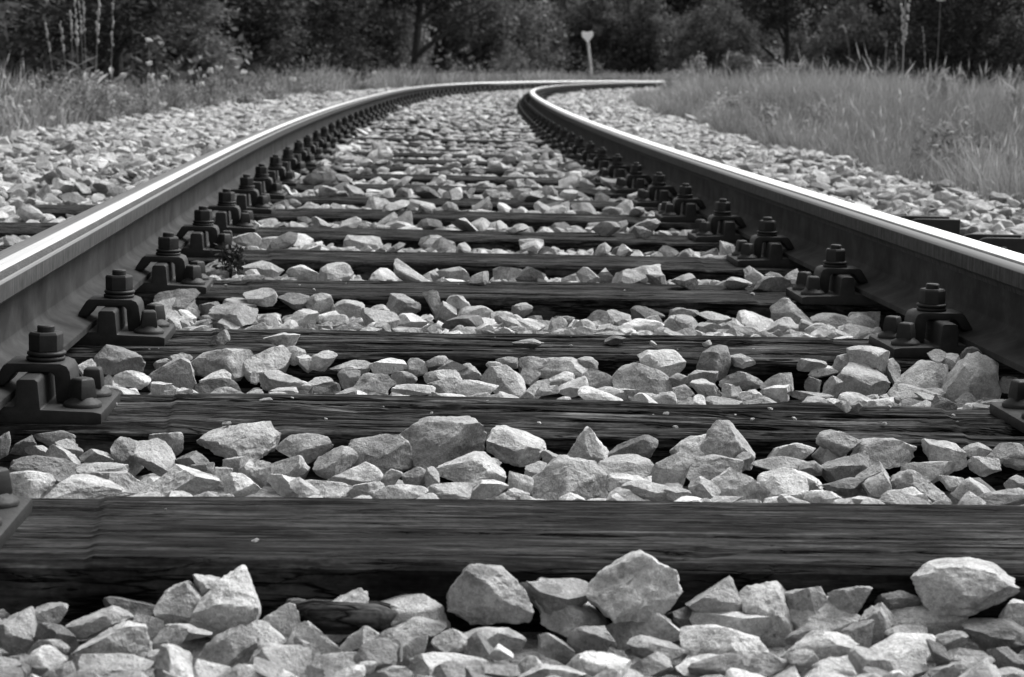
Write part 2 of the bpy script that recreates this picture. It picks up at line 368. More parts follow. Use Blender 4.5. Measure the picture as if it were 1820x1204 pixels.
# ------------------------------------------------------------------ sleepers
def sleeper_mesh(seed, crack, chip, hl, mat, nx=640, seat=True):
    g = np.random.default_rng(seed)
    W = SWID/2; c = .007
    top = np.linspace(-W+c, W-c, 76)
    prof = [(-W, -.16), (-W, -.11), (-W, -.07), (-W, -.04), (-W, -.02), (-W, -c), (-W+c*.4, -c*.45)]+[(y, 0) for y in top]+[(W-c*.4, -c*.45), (W, -c), (W, -.02), (W, -.04), (W, -.07), (W, -.16)]
    P = np.array(prof); X = np.linspace(-hl, hl, nx)
    XX = np.broadcast_to(X[:, None], (nx, len(P))); YY = np.broadcast_to(P[:, 0], XX.shape).copy(); ZZ = np.broadcast_to(P[:, 1], XX.shape).copy()
    sd = seed*7.7
    q = np.stack([XX*1.3+sd, YY*22, np.full(XX.shape, sd)], -1)
    n1 = fbm(q, 3); ridge = np.abs(noise3(np.stack([XX*.9+sd*2, YY*17+.6*noise3(np.stack([XX*2, YY*5, XX*0+sd], -1)), XX*0+sd], -1)))
    ridge2 = np.abs(noise3(np.stack([XX*1.5+sd*3, YY*36, XX*0+3+sd], -1)))
    mask = np.clip(noise3(np.stack([XX*1.6+sd, YY*6, XX*0+9+sd], -1))*1.5+.55, 0, 1)
    gate = np.clip((ZZ+.012)/.012, 0, 1)
    d = -crack*.015*np.clip(1-ridge/.06, 0, 1)*mask-crack*.007*np.clip(1-ridge2/.09, 0, 1)*mask+.0022*n1*(.4+crack)
    d += .0012*noise3(np.stack([XX*8, YY*90, XX*0+sd], -1))*(.3+crack)
    # long open splits along the grain
    for k in range(int(2+crack*7)):
        x0 = g.uniform(-1.2, 1.0); ln = g.uniform(.15, .8); yc = g.uniform(-W*.85, W*.85); wv = .006*noise3(np.stack([XX*5+k*3.1, XX*0+sd, XX*0+k], -1))+.0015*noise3(np.stack([XX*40, XX*0+sd, XX*0+k], -1))
        ends = np.clip((XX-x0)/.06, 0, 1)*np.clip((x0+ln-XX)/.06, 0, 1); wd = g.uniform(.0022, .0040)
        d -= (.005+.008*crack*g.random())*ends*np.clip(1.3-np.abs(YY-yc-wv)/wd, 0, 1)
    # broken edges
    e = np.clip(1-np.abs(np.abs(YY)-W)/.045, 0, 1); en = noise3(np.stack([XX*3.1+sd, np.sign(YY)*5.5, XX*0+sd+2], -1))+.5*noise3(np.stack([XX*11+sd, np.sign(YY)*5.5, XX*0+sd], -1))
    d -= chip*.03*np.clip(en-.35, 0, 1)*e
    ZZ = ZZ+d*gate
    if seat:
        sl = np.clip((np.abs(XX)-.50-.10*YY)/.006, 0, 1); ZZ = ZZ-.003*sl*gate
    fn = fbm(np.stack([XX*2.2+sd, ZZ*30, np.sign(YY)*3+sd], -1), 3)
    YY = YY+np.sign(YY)*.003*fn*(np.abs(P[:, 0]) >= W-.001)
    V = np.stack([XX, YY, ZZ], -1).reshape(-1, 3); n = len(P)
    k = np.arange(n-1); i = (np.arange(nx-1)[:, None]*n+k).ravel()
    F = np.stack([i, i+n, i+n+1, i+1], 1)
    # end caps
    b = len(V); V = np.concatenate([V, [[-hl, 0, -.08]], [[hl, 0, -.08]]])
    c0 = np.stack([np.full(n-1, b), k, k+1], 1); c1 = np.stack([np.full(n-1, b+1), (nx-1)*n+k+1, (nx-1)*n+k], 1)
    me = mesh_np('sleeper', V, [F, c0, c1], mats=[mat]); me.set_sharp_from_angle(angle=math.radians(32)); return me
ORD = ['nearest', 'second', 'third', 'fourth', 'fifth', 'sixth', 'seventh', 'eighth', 'ninth', 'tenth', 'eleventh', 'twelfth', 'thirteenth', 'fourteenth', 'fifteenth', 'sixteenth', 'seventeenth', 'eighteenth', 'nineteenth', 'twentieth']
near_sl = [sleeper_mesh(1, .25, .15, 1.3, M_WOOD0), sleeper_mesh(2, 1.5, .6, 1.3, M_WOOD1), sleeper_mesh(3, 1.3, .9, 1.3, M_WOOD1), sleeper_mesh(4, .5, .2, 1.3, M_WOOD2), sleeper_mesh(5, .6, .3, 1.3, M_WOOD2)]
far_sl = [sleeper_mesh(20+i, .6, .4, 1.3, M_WOOD2, 160) for i in range(3)]
SL_LAB = {0: 'dark sawn timber sleeper nearest the viewer, smooth top with one long thin split',
          1: 'deeply cracked timber sleeper with a torn knot, second from the front',
          2: 'split timber sleeper with ragged front edge, third from the front',
          3: 'smooth grey timber sleeper with clean edges, fourth from the front',
          4: 'grey timber sleeper fifth from the front, its left half under stones'}
for n in range(N_SLEEP):
    s = sleeper_s(n); x, y, t = track(s)
    o = link('sleeper', near_sl[n] if n < 5 else far_sl[n % 3])
    o.location = (float(x), float(y), 0 if n < 12 else -.004*(n % 3)); o.rotation_euler = (0, 0, -float(t)-sleeper_t(n))
    lab = SL_LAB.get(n) or ('dark timber sleeper half covered by ballast, %s from the front' % ORD[n] if n < 20 else 'small distant timber sleeper almost buried in ballast where the track bends')
    tag(o, lab, 'railway sleeper', 'timber sleepers under the rails')

# ------------------------------------------------------------------ rail fastenings
def plate_mesh():
    bm = bmesh.new()
    pts = [(-.178, -.004), (.178, -.004), (.178, .010), (.168, .012), (.1045, .014), (.1015, .048), (.098, .051), (.079, .051), (.0755, .048), (.0735, .0175), (-.0735, .0175), (-.0755, .048), (-.079, .051), (-.098, .051), (-.1015, .048), (-.1045, .014), (-.168, .012), (-.178, .010)]
    extrude_profile(bm, pts, -.08, .08); bevel_all(bm, .003, 2, 40); return bm_mesh('base_plate', bm, M_PLATE, 40)
def clip_mesh(sx):
    bm = bmesh.new()
    pts = [(.036, .0345), (.038, .041), (.050, .0595), (.055, .063), (.120, .063), (.128, .060), (.132, .053), (.137, .0155), (.133, .0135), (.117, .0135), (.1145, .016), (.1125, .047), (.109, .0515), (.067, .0515), (.061, .047), (.052, .0345)]
    extrude_profile(bm, [(sx*x, z) for x, z in pts], -.031, .031); bevel_all(bm, .0028, 2, 45); return bm_mesh('rail_clip', bm, M_PLATE, 45)
def washer_mesh(sx):
    bm = bmesh.new()
    for z, dy in ((.063, -.0004), (.0692, .0005)):
        lathe(bm, [(.012, z), (.0215, z), (.0238, z+.0012), (.0243, z+.003), (.0238, z+.0046), (.0218, z+.0056), (.012, z+.0056)], sx*.0975+dy, dy, 24)
    return bm_mesh('spring_washer', bm, M_PLATE, 50)
def nut_mesh(sx, rot):
    bm = bmesh.new()
    lathe(bm, [(.0208, .0748), (.0215, .0758), (.0215, .0955), (.0195, .0988)], sx*.0975, 0, 6, rot); bevel_all(bm, .0011, 2, 25)
    lathe(bm, [(.0108, .0985), (.0108, .1055), (.0095, .1072)], sx*.0975, 0, 14, .1)
    return bm_mesh('hex_nut', bm, M_PLATE, 32)
def screw_mesh(sx, y, rot):
    bm = bmesh.new(); cx = sx*.149
    lathe(bm, [(.0235, .0125), (.0235, .0155), (.022, .0175), (.016, .0215), (.0135, .024)], cx, y, 24)
    b2 = bmesh.new(); lathe(b2, [(.0185, .022), (.0165, .036), (.0150, .0455), (.0125, .048)], cx, y, 4, rot); bevel_all(b2, .0028, 2, 30)
    me = bpy.data.meshes.new('tmp'); b2.to_mesh(me); b2.free(); bm.from_mesh(me); bpy.data.meshes.remove(me)
    return bm_mesh('sleeper_screw', bm, M_PLATE, 40)
PLATE = plate_mesh(); CLIP = {s: clip_mesh(s) for s in (-1, 1)}; WASH = {s: washer_mesh(s) for s in (-1, 1)}
NUTS = [{s: nut_mesh(s, r) for s in (-1, 1)} for r in (.1, .32, .75)]
SCREWS = [{(s, k): screw_mesh(s, k*.041, random.uniform(0, 1.5)) for s in (-1, 1) for k in (-1, 1)} for _ in range(3)]
def join_meshes(name, ms):
    bm = bmesh.new()
    for m in ms: bm.from_mesh(m)
    me = bpy.data.meshes.new(name); bm.to_mesh(me); bm.free(); me.materials.append(M_PLATE); return me
FARFAST = [join_meshes('rail_fastening', [PLATE]+[CLIP[s] for s in (-1, 1)]+[WASH[s] for s in (-1, 1)]+[NUTS[v][s] for s in (-1, 1)]+list(SCREWS[v].values())) for v in range(3)]
for n in range(0, 88):
    for side, nm in ((-1, 'left'), (1, 'right')):
        x, y, t = track(seat_s(n), side*.7535)
        g = 'rail fastenings along the two rails'
        if n < 12:
            o = link('rail_fastening', None)
            link('base_plate', PLATE, o); v = (n*2+side) % 3
            for s in (-1, 1):
                link('rail_clip', CLIP[s], o); link('spring_washer', WASH[s], o); link('hex_nut', NUTS[v][s], o)
                for k in (-1, 1): link('sleeper_screw', SCREWS[v][(s, k)], o)
            lab = 'dark bolted fastening of the %s rail, %s from the front' % (nm, ORD[n] if n else 'very first')
            if n == 0: lab = 'dark bolted fastening of the %s rail on the nearest sleeper, cut by the frame' % nm
        else:
            o = link('rail_fastening', FARFAST[(n+side) % 3])
            lab = ('dark bolted fastening of the %s rail, %s from the front' % (nm, ORD[n])) if n < 20 else 'tiny dark fastening in the distant comb of bolts along the %s rail' % nm
        o.location = (float(x), float(y), 0); o.rotation_euler = (0, 0, -float(t)+(math.pi if side > 0 else 0)+random.uniform(-.012, .012))
        tag(o, lab, 'rail fastening', g)

# ------------------------------------------------------------------ stones
def ico(sub):
    bm = bmesh.new(); bmesh.ops.create_icosphere(bm, subdivisions=sub, radius=1.0); bm.verts.ensure_lookup_table()
    V = np.array([v.co[:] for v in bm.verts]); F = np.array([[v.index for v in f.verts] for f in bm.faces]); bm.free(); return V, F
ICO = {k: ico(k) for k in (1, 2, 3, 4, 5)}
def rot_rand(g):
    q = g.normal(size=4); q /= np.linalg.norm(q); w, x, y, z = q
    return np.array([[1-2*(y*y+z*z), 2*(x*y-z*w), 2*(x*z+y*w)], [2*(x*y+z*w), 1-2*(x*x+z*z), 2*(y*z-x*w)], [2*(x*z-y*w), 2*(y*z+x*w), 1-2*(x*x+y*y)]])
def rock(seed, sub, poly=None, fine=True):
    """unit stone in a box of [-1,1]^3; axes: 0 right, 1 away, 2 up. poly: outline in the 0-2 plane as (u,v), v downwards, both 0..1"""
    g = np.random.default_rng(seed); V, F = ICO[sub]; V = V.copy()
    if poly is None:
        k = int(g.integers(9, 15)); N = g.normal(size=(k, 3)); N /= np.linalg.norm(N, axis=1)[:, None]; D = g.uniform(.40, .76, k)
        if g.random() < .6: N[1] = -N[0]+g.normal(0, .12, 3); N[1] /= np.linalg.norm(N[1]); D[:2] = g.uniform(.32, .5, 2)   # two near-parallel splits
    else:
        V *= 1.7; Pq = np.array(poly)*[2, -2]+[-1, 1]; c = Pq.mean(0); Ns = []; Ds = []
        for a, b in zip(Pq, np.roll(Pq, -1, 0)):
            e = b-a; n2 = np.array([e[1], -e[0]]); n2 /= np.linalg.norm(n2)+1e-9
            if n2@((a+b)/2-c) < 0: n2 = -n2
            w = g.uniform(-.35, .35); n = np.array([n2[0], w, n2[1]]); n /= np.linalg.norm(n); Ns.append(n); Ds.append(n2@a/math.sqrt(1+w*w))
        for _ in range(4):
            n = np.array([g.uniform(-.8, .8), -g.uniform(.6, 1), g.uniform(-.35, .9)]); n /= np.linalg.norm(n); Ns.append(n); Ds.append(g.uniform(.5, .72))
        for _ in range(3):
            n = np.array([g.uniform(-.6, .6), g.uniform(.6, 1), g.uniform(-.3, .6)]); n /= np.linalg.norm(n); Ns.append(n); Ds.append(g.uniform(.6, .9))
        N, D = np.array(Ns), np.array(Ds)
    for _ in range(5 if poly is not None else 3):
        for n, d in zip(N, D):
            e = np.maximum(V@n-d, 0); V -= e[:, None]*n
    lo, hi = V.min(0), V.max(0); V = (V-(lo+hi)/2)/((hi-lo)/2)
    if sub >= 3:
        o = g.uniform(0, 60, 3); nn = np.linalg.norm(V, axis=1, keepdims=True)+1e-6
        V = V+V/nn*(.06*fbm(V*2.3+o, 2)+.034*fbm(V*6+o, 3))[:, None]
        if fine and sub >= 4: V = V+V/nn*(.016*fbm(V*15+o, 2))[:, None]
        lo, hi = V.min(0), V.max(0); V = (V-(lo+hi)/2)/((hi-lo)/2)
    return V, F

# stones read off the photograph: box in photo pixels, tone letter (p pale, m mid, d dark, b bright), bay, optional 's' = lies on a sleeper
FRONT = """57 1072 121 1118 m|0 1090 63 1166 m|58 1110 139 1166 d|121 1082 232 1138 m|182 1062 283 1103 d|282 1038 364 1115 m|344 1020 393 1060 m|346 1017 459 1131 p|235 1091 293 1138 m|288 1106 374 1146 m|121 1105 268 1190 p|338 1115 457 1212 m|50 1154 111 1215 p|-8 1163 63 1215 m|124 1166 265 1216 m|450 1075 531 1160 m|498 1065 559 1104 d|543 1051 652 1138 p|513 1108 617 1178 b|604 1110 675 1168 p|672 1062 796 1115 m|690 1098 790 1135 p|657 1118 756 1191 m|799 1003 942 1120 m|768 1123 829 1168 p|801 1115 930 1178 p|546 1165 657 1214 m|450 1146 555 1212 m|660 1183 735 1216 m|731 1166 895 1216 p|930 1031 1049 1097 m|957 1043 1097 1151 p|1049 982 1208 1098 p|1074 1080 1213 1150 p|1186 1072 1264 1128 d|1223 1028 1314 1092 m|1009 1110 1090 1178 m|958 1123 1019 1178 m|1117 1136 1218 1180 m|1072 1150 1115 1196 d|1105 1164 1191 1214 m|1216 1120 1364 1204 p|1231 1088 1365 1140 p|1001 1158 1074 1212 p|918 1176 1036 1216 p|1206 1174 1317 1218 p|1314 1045 1418 1152 p|1393 1041 1465 1102 m|1403 1069 1527 1143 b|1472 1038 1547 1087 m|1527 1074 1587 1158 m|1487 1108 1552 1170 d|1567 1072 1710 1123 p|1562 1050 1650 1090 d|1633 1004 1801 1084 p|1769 1065 1834 1138 p|1575 1115 1648 1150 m|1653 1123 1719 1158 m|1716 1109 1824 1166 d|1380 1126 1519 1196 p|1504 1140 1666 1191 b|1666 1152 1760 1202 m|1539 1164 1650 1216 p|1754 1151 1826 1198 d|1410 1171 1524 1216 p|1650 1179 1740 1216 m|800 1180 920 1220 m|1310 1160 1400 1210 m|1740 1190 1822 1222 m"""
BAY1 = """20 775 66 810 d|-8 770 18 815 d|62 767 134 795 d|88 782 148 815 m|45 790 98 815 m|83 792 144 843 m|8 811 131 856 d|141 798 202 835 m|197 782 254 846 m|245 788 313 856 m|265 767 326 810 m|306 804 379 840 d|354 757 490 821 p|139 826 225 856 p|157 840 253 883 m|15 841 93 896 b|78 854 217 899 p|273 833 389 886 b|334 822 380 861 m|379 832 412 868 m|394 844 460 886 b|399 812 435 843 m|425 821 468 863 p|492 773 590 820 m|446 821 483 866 m|480 809 546 851 m|559 796 632 848 m|622 775 739 851 m|708 748 857 830 m|574 825 677 868 p|478 842 564 887 b|531 849 624 887 p|617 856 680 887 p|679 835 715 871 p|715 832 757 871 m|756 831 781 878 m|776 811 895 863 p|675 866 758 888 p|760 860 838 888 p|837 855 902 888 b|867 763 968 825 p|849 813 890 843 m|1009 758 1084 830 p|1084 773 1165 828 d|963 801 1009 830 m|945 817 1077 891 p|904 836 947 886 b|934 823 976 853 m|1057 816 1164 858 m|1077 844 1160 876 b|1107 854 1218 892 p|1160 803 1222 884 p|1196 773 1298 820 b|1246 753 1344 836 m|1208 811 1317 858 m|1225 849 1279 895 p|1266 835 1365 895 b|1299 806 1335 841 m|1367 787 1443 830 p|1446 787 1501 825 p|1453 767 1527 810 m|1519 782 1625 825 p|1340 815 1430 840 m|1457 812 1555 858 d|1350 836 1460 878 b|1365 849 1433 897 b|1519 823 1582 868 m|1643 782 1711 830 p|1711 789 1762 815 m|1605 818 1696 861 p|1575 836 1681 896 m|1724 811 1774 846 b|1757 790 1824 825 m|1774 811 1834 836 p|1433 873 1496 898 b|1458 850 1534 881 d|1534 841 1585 898 m|1494 883 1560 899 p|1582 866 1653 902 b|1671 846 1724 873 p|1690 850 1777 901 p|1720 869 1826 904 m|1790 849 1834 878 m|900 870 940 889 p|1180 868 1228 893 m|1420 822 1462 850 m"""
BAY2 = """168 617 253 665 d|138 640 171 683 p|265 635 352 692 m|341 620 446 677 m|274 638 306 658 m|302 628 341 645 m|355 658 410 694 b|431 619 514 674 p|461 661 548 696 m|202 661 267 690 b|445 660 463 684 b|518 626 565 663 p|505 615 542 649 m|540 626 598 660 p|588 642 662 666 p|660 638 722 670 b|720 638 759 674 m|750 633 798 660 m|773 640 831 665 m|810 647 855 679 m|538 670 591 696 b|625 665 702 698 m|699 682 771 703 p|755 658 822 685 p|762 672 820 701 m|815 675 884 703 p|856 653 932 703 p|882 635 921 655 m|865 643 902 660 p|921 636 975 670 m|923 656 960 685 p|940 638 1044 673 p|965 662 1020 694 b|993 670 1044 705 b|952 685 993 704 p|1035 656 1090 694 m|1088 647 1189 709 m|1136 625 1215 670 b|1115 641 1162 663 d|1185 664 1222 698 m|1222 658 1275 691 m|1240 619 1297 677 d|1196 685 1233 709 m|1228 677 1282 710 p|1249 682 1282 709 d|1283 682 1314 711 p|1295 630 1341 653 m|1282 661 1355 693 m|1025 635 1062 660 m|1058 690 1106 710 p|1314 693 1353 713 b|1353 664 1411 706 m|1353 685 1403 714 b|1437 651 1490 672 b|1430 670 1459 701 d|1461 671 1496 714 m|1490 651 1583 711 m|1480 631 1530 661 m|1509 617 1580 669 p|1571 639 1601 680 p|1590 646 1688 698 b|1582 685 1670 716 m|1648 622 1680 648 p|1670 630 1709 658 p|1707 616 1743 651 d|1667 630 1775 728 b|1774 670 1809 698 p|1419 638 1467 661 m|1403 696 1480 714 m|600 655 640 690 d|696 660 740 690 m|480 690 530 706 p"""
BAY3 = """276 515 353 546 d|263 530 353 571 m|353 537 395 568 d|397 532 455 557 m|434 515 491 543 m|496 523 548 551 d|353 559 436 580 d|400 547 458 582 b|452 560 510 591 p|543 522 595 554 m|507 552 565 582 p|568 560 620 587 m|592 534 650 566 m|650 544 691 579 m|689 525 746 562 m|691 559 757 590 b|752 516 789 562 p|773 537 811 576 m|795 525 836 557 p|811 544 875 579 p|822 567 888 592 b|872 555 921 579 m|909 540 946 568 m|905 567 973 594 p|987 562 1020 584 m|1014 570 1045 595 b|1039 552 1089 584 m|1075 553 1122 582 m|1122 544 1180 571 d|1108 569 1177 595 b|1190 548 1240 573 d|1174 560 1218 593 p|1231 574 1280 598 m|1280 569 1324 598 p|1308 555 1373 595 b|1371 532 1439 579 m|1352 565 1415 611 p|1431 576 1481 606 p|1442 558 1505 587 m|1510 555 1563 587 p|1492 577 1560 599 b|620 566 660 588 p|750 575 790 591 m|945 570 985 593 p|1240 556 1300 580 m"""
ONSL = """371 583 407 610 m|470 589 532 618 p|311 688 343 707 p|461 706 484 715 m|912 601 962 619 m|1076 596 1111 612 d|1155 605 1167 616 p|1249 604 1265 616 p|1484 710 1513 730 p|1514 710 1532 729 p|1340 488 1405 515 m|395 748 411 756 m"""
POLY = {(1049, 982): [(0, .45), (.1, .3), (.38, .1), (.55, 0), (.95, .3), (1, .6), (.8, .98), (.7, 1), (.1, .85), (0, .7)],
 (346, 1017): [(0, .75), (.05, .6), (.38, .1), (.7, 0), (.82, .07), (1, .55), (.95, .75), (.3, 1), (.15, .93)],
 (799, 1003): [(0, .5), (.05, .4), (.2, 0), (.65, .08), (.85, .35), (1, .8), (.95, .95), (.3, 1), (0, .75)],
 (1633, 1004): [(0, .3), (.15, .08), (.45, 0), (.75, .12), (1, .42), (.97, .58), (.72, .85), (.45, 1), (.12, .96), (0, .7)],
 (708, 748): [(0, .35), (.17, .1), (.45, 0), (.9, .02), (1, .22), (.98, .75), (.25, 1), (.15, .95)],
 (622, 775): [(0, .35), (.1, .2), (.7, 0), (.78, .1), (1, .6), (.97, .72), (.35, 1), (.2, .9)],
 (354, 757): [(0, .45), (.06, .33), (.65, .05), (.85, 0), (1, .3), (.9, .85), (.6, 1), (.15, .7), (0, .55)],
 (1009, 758): [(0, .75), (.45, .02), (.5, 0), (.8, .35), (1, .75), (.9, .95), (.6, 1), (.1, 1)],
 (945, 817): [(0, .6), (.25, .15), (.5, 0), (.75, .1), (1, .6), (.97, 1), (.1, 1)],
 (1246, 753): [(0, .4), (.35, 0), (.5, .02), (1, .7), (.95, .95), (.3, 1), (0, .6)],
 (1196, 773): [(0, .6), (.1, .35), (.4, .1), (.95, 0), (1, .1), (.85, .75), (.4, 1), (.1, .9)],
 (1667, 630): [(.2, .4), (.45, .05), (.7, 0), (.95, .15), (1, .75), (.85, .95), (.45, 1), (.15, .95), (0, .8)],
 (341, 620): [(0, .4), (.2, .1), (.6, 0), (.97, .02), (1, .2), (.75, .9), (.65, 1), (.1, .85)],
 (168, 617): [(0, .4), (.25, 0), (.95, .35), (1, .45), (.95, 1), (.2, .8)],
 (265, 635): [(0, .7), (.25, .3), (.7, 0), (.85, .1), (1, .95), (.95, 1), (.1, 1)],
 (1371, 532): [(0, .3), (.1, .05), (.5, 0), (.65, .25), (1, .8), (.9, 1), (.15, .8)],
 (1352, 565): [(0, .75), (.2, .35), (.6, 0), (.85, .05), (1, .5), (.85, .95), (.7, 1), (.2, .9)],
 (957, 1043): [(0, .2), (.1, 0), (.25, .05), (.8, .5), (.95, .75), (1, 1), (.85, .95), (.2, .65), (.05, .45)],
 (371, 583): [(0, .9), (.8, 0), (1, .7), (.6, 1)],
 (543, 1051): [(0, .6), (.35, .25), (.9, 0), (1, .1), (1, .65), (.5, 1), (.3, .9)],
 (513, 1108): [(0, .6), (.05, .2), (.2, 0), (.4, .05), (1, .85), (.95, 1), (.1, .85)],
 (282, 1038): [(0, .5), (.1, .2), (.6, 0), (.9, .25), (1, .4), (.85, 1), (.2, 1), (.05, .75)],
 (1223, 1028): [(0, .7), (.75, 0), (.9, .3), (1, .8), (.8, 1), (.1, .85)],
 (121, 1105): [(0, .9), (.2, .5), (.7, 0), (.9, .1), (1, .8), (.9, 1), (.1, 1)],
 (338, 1115): [(0, .75), (.35, .25), (.7, 0), (.95, .2), (1, .4), (.75, 1), (.1, 1)],
 (1314, 1045): [(0, .15), (.2, 0), (.6, 0), (.75, .2), (1, .85), (.8, 1), (.15, .75)],
 (1403, 1069): [(0, .3), (.1, .05), (.5, 0), (.75, .1), (1, .4), (.9, .65), (.35, 1), (.1, .9)],
 (1567, 1072): [(0, .3), (.1, .2), (.8, 0), (.9, .1), (1, .75), (.9, 1), (.4, .75), (.05, .5)],
 (1380, 1126): [(0, .8), (.25, .3), (.6, 0), (.9, .1), (1, .25), (.95, 1), (.1, 1)],
 (1504, 1140): [(0, .9), (.4, .25), (.65, 0), (.92, .02), (1, .3), (.95, .8), (.7, 1), (.1, 1)],
 (801, 1115): [(0, .8), (.1, .5), (.5, .05), (.75, 0), (1, .3), (.95, .7), (.7, 1), (.05, 1)],
 (657, 1118): [(0, .8), (.1, .3), (.3, .05), (.8, 0), (1, .15), (.95, .5), (.85, .9), (.4, 1), (.05, .95)],
 (1216, 1120): [(0, .25), (.1, .05), (.5, 0), (.85, .2), (1, .5), (.85, .95), (.4, .75), (.05, .5)],
 (78, 854): [(0, .7), (.2, .05), (.4, 0), (.95, .35), (1, .5), (.6, .9), (.4, 1), (.1, .9)],
 (15, 841): [(0, .1), (.5, 0), (.85, .1), (1, .35), (.8, 1), (.2, .9)],
 (8, 811): [(0, .9), (.15, .2), (.5, 0), (.75, .1), (1, .9), (.9, 1), (.1, 1)],
 (197, 782): [(0, .25), (.2, 0), (.75, .1), (1, .4), (.95, .8), (.7, 1), (.1, .7)],
 (492, 773): [(0, .6), (.25, .1), (.7, 0), (.9, .05), (1, .45), (.85, .75), (.65, 1), (.3, .85)],
 (776, 811): [(0, .4), (.2, .2), (.5, 0), (.62, .02), (1, .7), (.97, .9), (.6, 1), (.05, .6)],
 (867, 763): [(0, .3), (.1, 0), (.25, 0), (.95, .45), (1, .75), (.8, 1), (.3, .85), (.02, .6)],
 (1519, 782): [(0, .75), (.15, .25), (.4, .05), (.65, 0), (1, .35), (.97, .75), (.8, 1), (.2, 1)],
 (1266, 835): [(0, .5), (.25, .1), (.35, 0), (.9, .55), (1, .8), (.9, 1), (.1, 1)],
 (1208, 811): [(0, .5), (.15, .15), (.6, 0), (1, .2), (.98, .6), (.7, 1), (.2, .8)],
 (1575, 836): [(0, .9), (.15, .3), (.45, 0), (.6, .1), (1, .8), (.9, 1), (.1, 1)],
 (1490, 651): [(0, .4), (.2, .05), (.35, 0), (.7, .3), (.95, .35), (1, .6), (.8, .95), (.2, 1), (.02, .7)],
 (1590, 646): [(0, .55), (.4, .1), (.65, 0), (1, .1), (1, .6), (.85, 1), (.3, .8), (.05, .8)],
 (1240, 619): [(0, .5), (.15, .15), (.5, 0), (.95, .1), (1, .4), (.85, .95), (.6, 1), (.1, .8)],
 (1136, 625): [(0, .25), (.25, .02), (.75, 0), (1, .25), (1, .7), (.85, 1), (.4, .8), (.1, .5)],
 (940, 638): [(0, .6), (.2, .1), (.6, 0), (.97, .55), (1, .7), (.85, 1), (.3, .8), (.1, .95)],
 (1088, 647): [(0, .5), (.15, .1), (.45, 0), (.9, .25), (1, .6), (1, 1), (.4, .95), (.1, .9)],
 (856, 653): [(0, .6), (.15, .1), (.6, .1), (.75, .25), (1, .7), (1, 1), (.5, .95)]}
TONE = {'b': (.46, .56), 'p': (.37, .47), 'm': (.27, .36), 'd': (.15, .22)}
stones = []                                     # dicts
def proj(P):
    d = np.asarray(P)-CP; z = d@CF; return PW/2+FPX*(d@CR)/z, PH/2-FPX*(d@CU)/z
def bay_limits(b):
    lo = sleeper_s(b-1)+SWID/2 if b > 0 else 0.7
    return lo, sleeper_s(b)-SWID/2
def add_hero(line, bay, zc, on=False):
    x0, y0, x1, y1, tn = line.split(); x0, y0, x1, y1 = map(float, (x0, y0, x1, y1)); cx, cy = (x0+x1)/2, (y0+y1)/2
    seed = int(x0*7+y0*13)+1000; g = np.random.default_rng(seed)
    if on:
        P = hit(cx, y1-1, .004); d = (P-CP)@CF
    else:
        P = hit(cx, cy, zc); d = (P-CP)@CF
    w = (x1-x0)/FPX*d; h = (y1-y0)/FPX*d
    dep = min(max(.5*(w+h)*g.uniform(.9, 1.15), .6*w), .095)
    if on: d += dep*.3
    else:
        lo, hi = bay_limits(bay); s, o = to_track(P[0], P[1]); s = s[0]
        shift = float(o[0])*(-math.tan(0))
        tl = T_N.get(bay-1, 0); tr_ = T_N.get(bay, 0)
        lo2 = lo-float(o[0])*tl; hi2 = hi-float(o[0])*tr_
        s2 = min(max(s, lo2+.42*dep), hi2-.50*dep); d *= 1+(s2-s)/max(d, .5)
    w = (x1-x0)/FPX*d; h = (y1-y0)/FPX*d
    dd = CF*FPX+CR*(cx-PW/2)-CU*(cy-PH/2); dd /= FPX
    C = CP+dd*d-np.array([0, 0, .12*h if on else 0])
    a, b = TONE[tn]; tone = float(g.uniform(a, b))
    sub = 5 if (w*h > .0022 and bay < 2) else 4
    V, F = rock(seed, sub, POLY.get((int(x0), int(y0))))
    k = 1.10
    L = V*np.array([w/2*k, dep/2, h/2*k])
    yaw = 0
    Vw = L[:, :1]*CR+L[:, 1:2]*np.array([0, 1, 0])+L[:, 2:3]*np.array([0, 0, 1.0])
    stones.append(dict(C=C, V=Vw, F=F, tone=tone, tn=tn, bay=bay, w=w, h=h, dep=dep, box=(x0, y0, x1, y1), on=on))
for t in FRONT.split('|'): add_hero(t, 0, -.045)
for t in BAY1.split('|'): add_hero(t, 1, -.022)
for t in BAY2.split('|'): add_hero(t, 2, -.022)
for t in BAY3.split('|'): add_hero(t, 3, -.026)
for t in ONSL.split('|'):
    yy = float(t.split()[3]); add_hero(t, 3 if yy < 625 else 2, 0, True)

# ---- the rest of the ballast, dropped onto a height field
G = .008
GX0, GY0, GNX, GNY = -3.2, 0.7, 800, 1300        # world grid, x -3.2..3.2, y .7..11.1
HF = np.full((GNX, GNY), -9.0)
gx = GX0+(np.arange(GNX)+.5)*G; gy = GY0+(np.arange(GNY)+.5)*G
XX, YY = np.meshgrid(gx, gy, indexing='ij')
Sg, Og = to_track(XX.ravel(), YY.ravel()); Sg = Sg.reshape(XX.shape); Og = Og.reshape(XX.shape)
HF[:] = -.062
BLOCK = np.zeros(HF.shape, bool)
for n in range(0, 18):
    u = Sg-sleeper_s(n)+Og*sleeper_t(n); m = (np.abs(u) < SWID/2) & (np.abs(Og) < 1.3)
    HF[m] = 0.0
    u = Sg-seat_s(n); BLOCK |= (np.abs(u) < .095) & (np.abs(np.abs(Og)-.7535) < .19)
BLOCK |= np.abs(np.abs(Og)-.7535) < .072
for n, ds in ((5, -.02), (6, -.04)):
    u = Sg-sleeper_s(n)+.15; BLOCK |= (u > -.34) & (u < .03) & (Og > 1.1) & (Og < 1.455)
HF[BLOCK] = .2
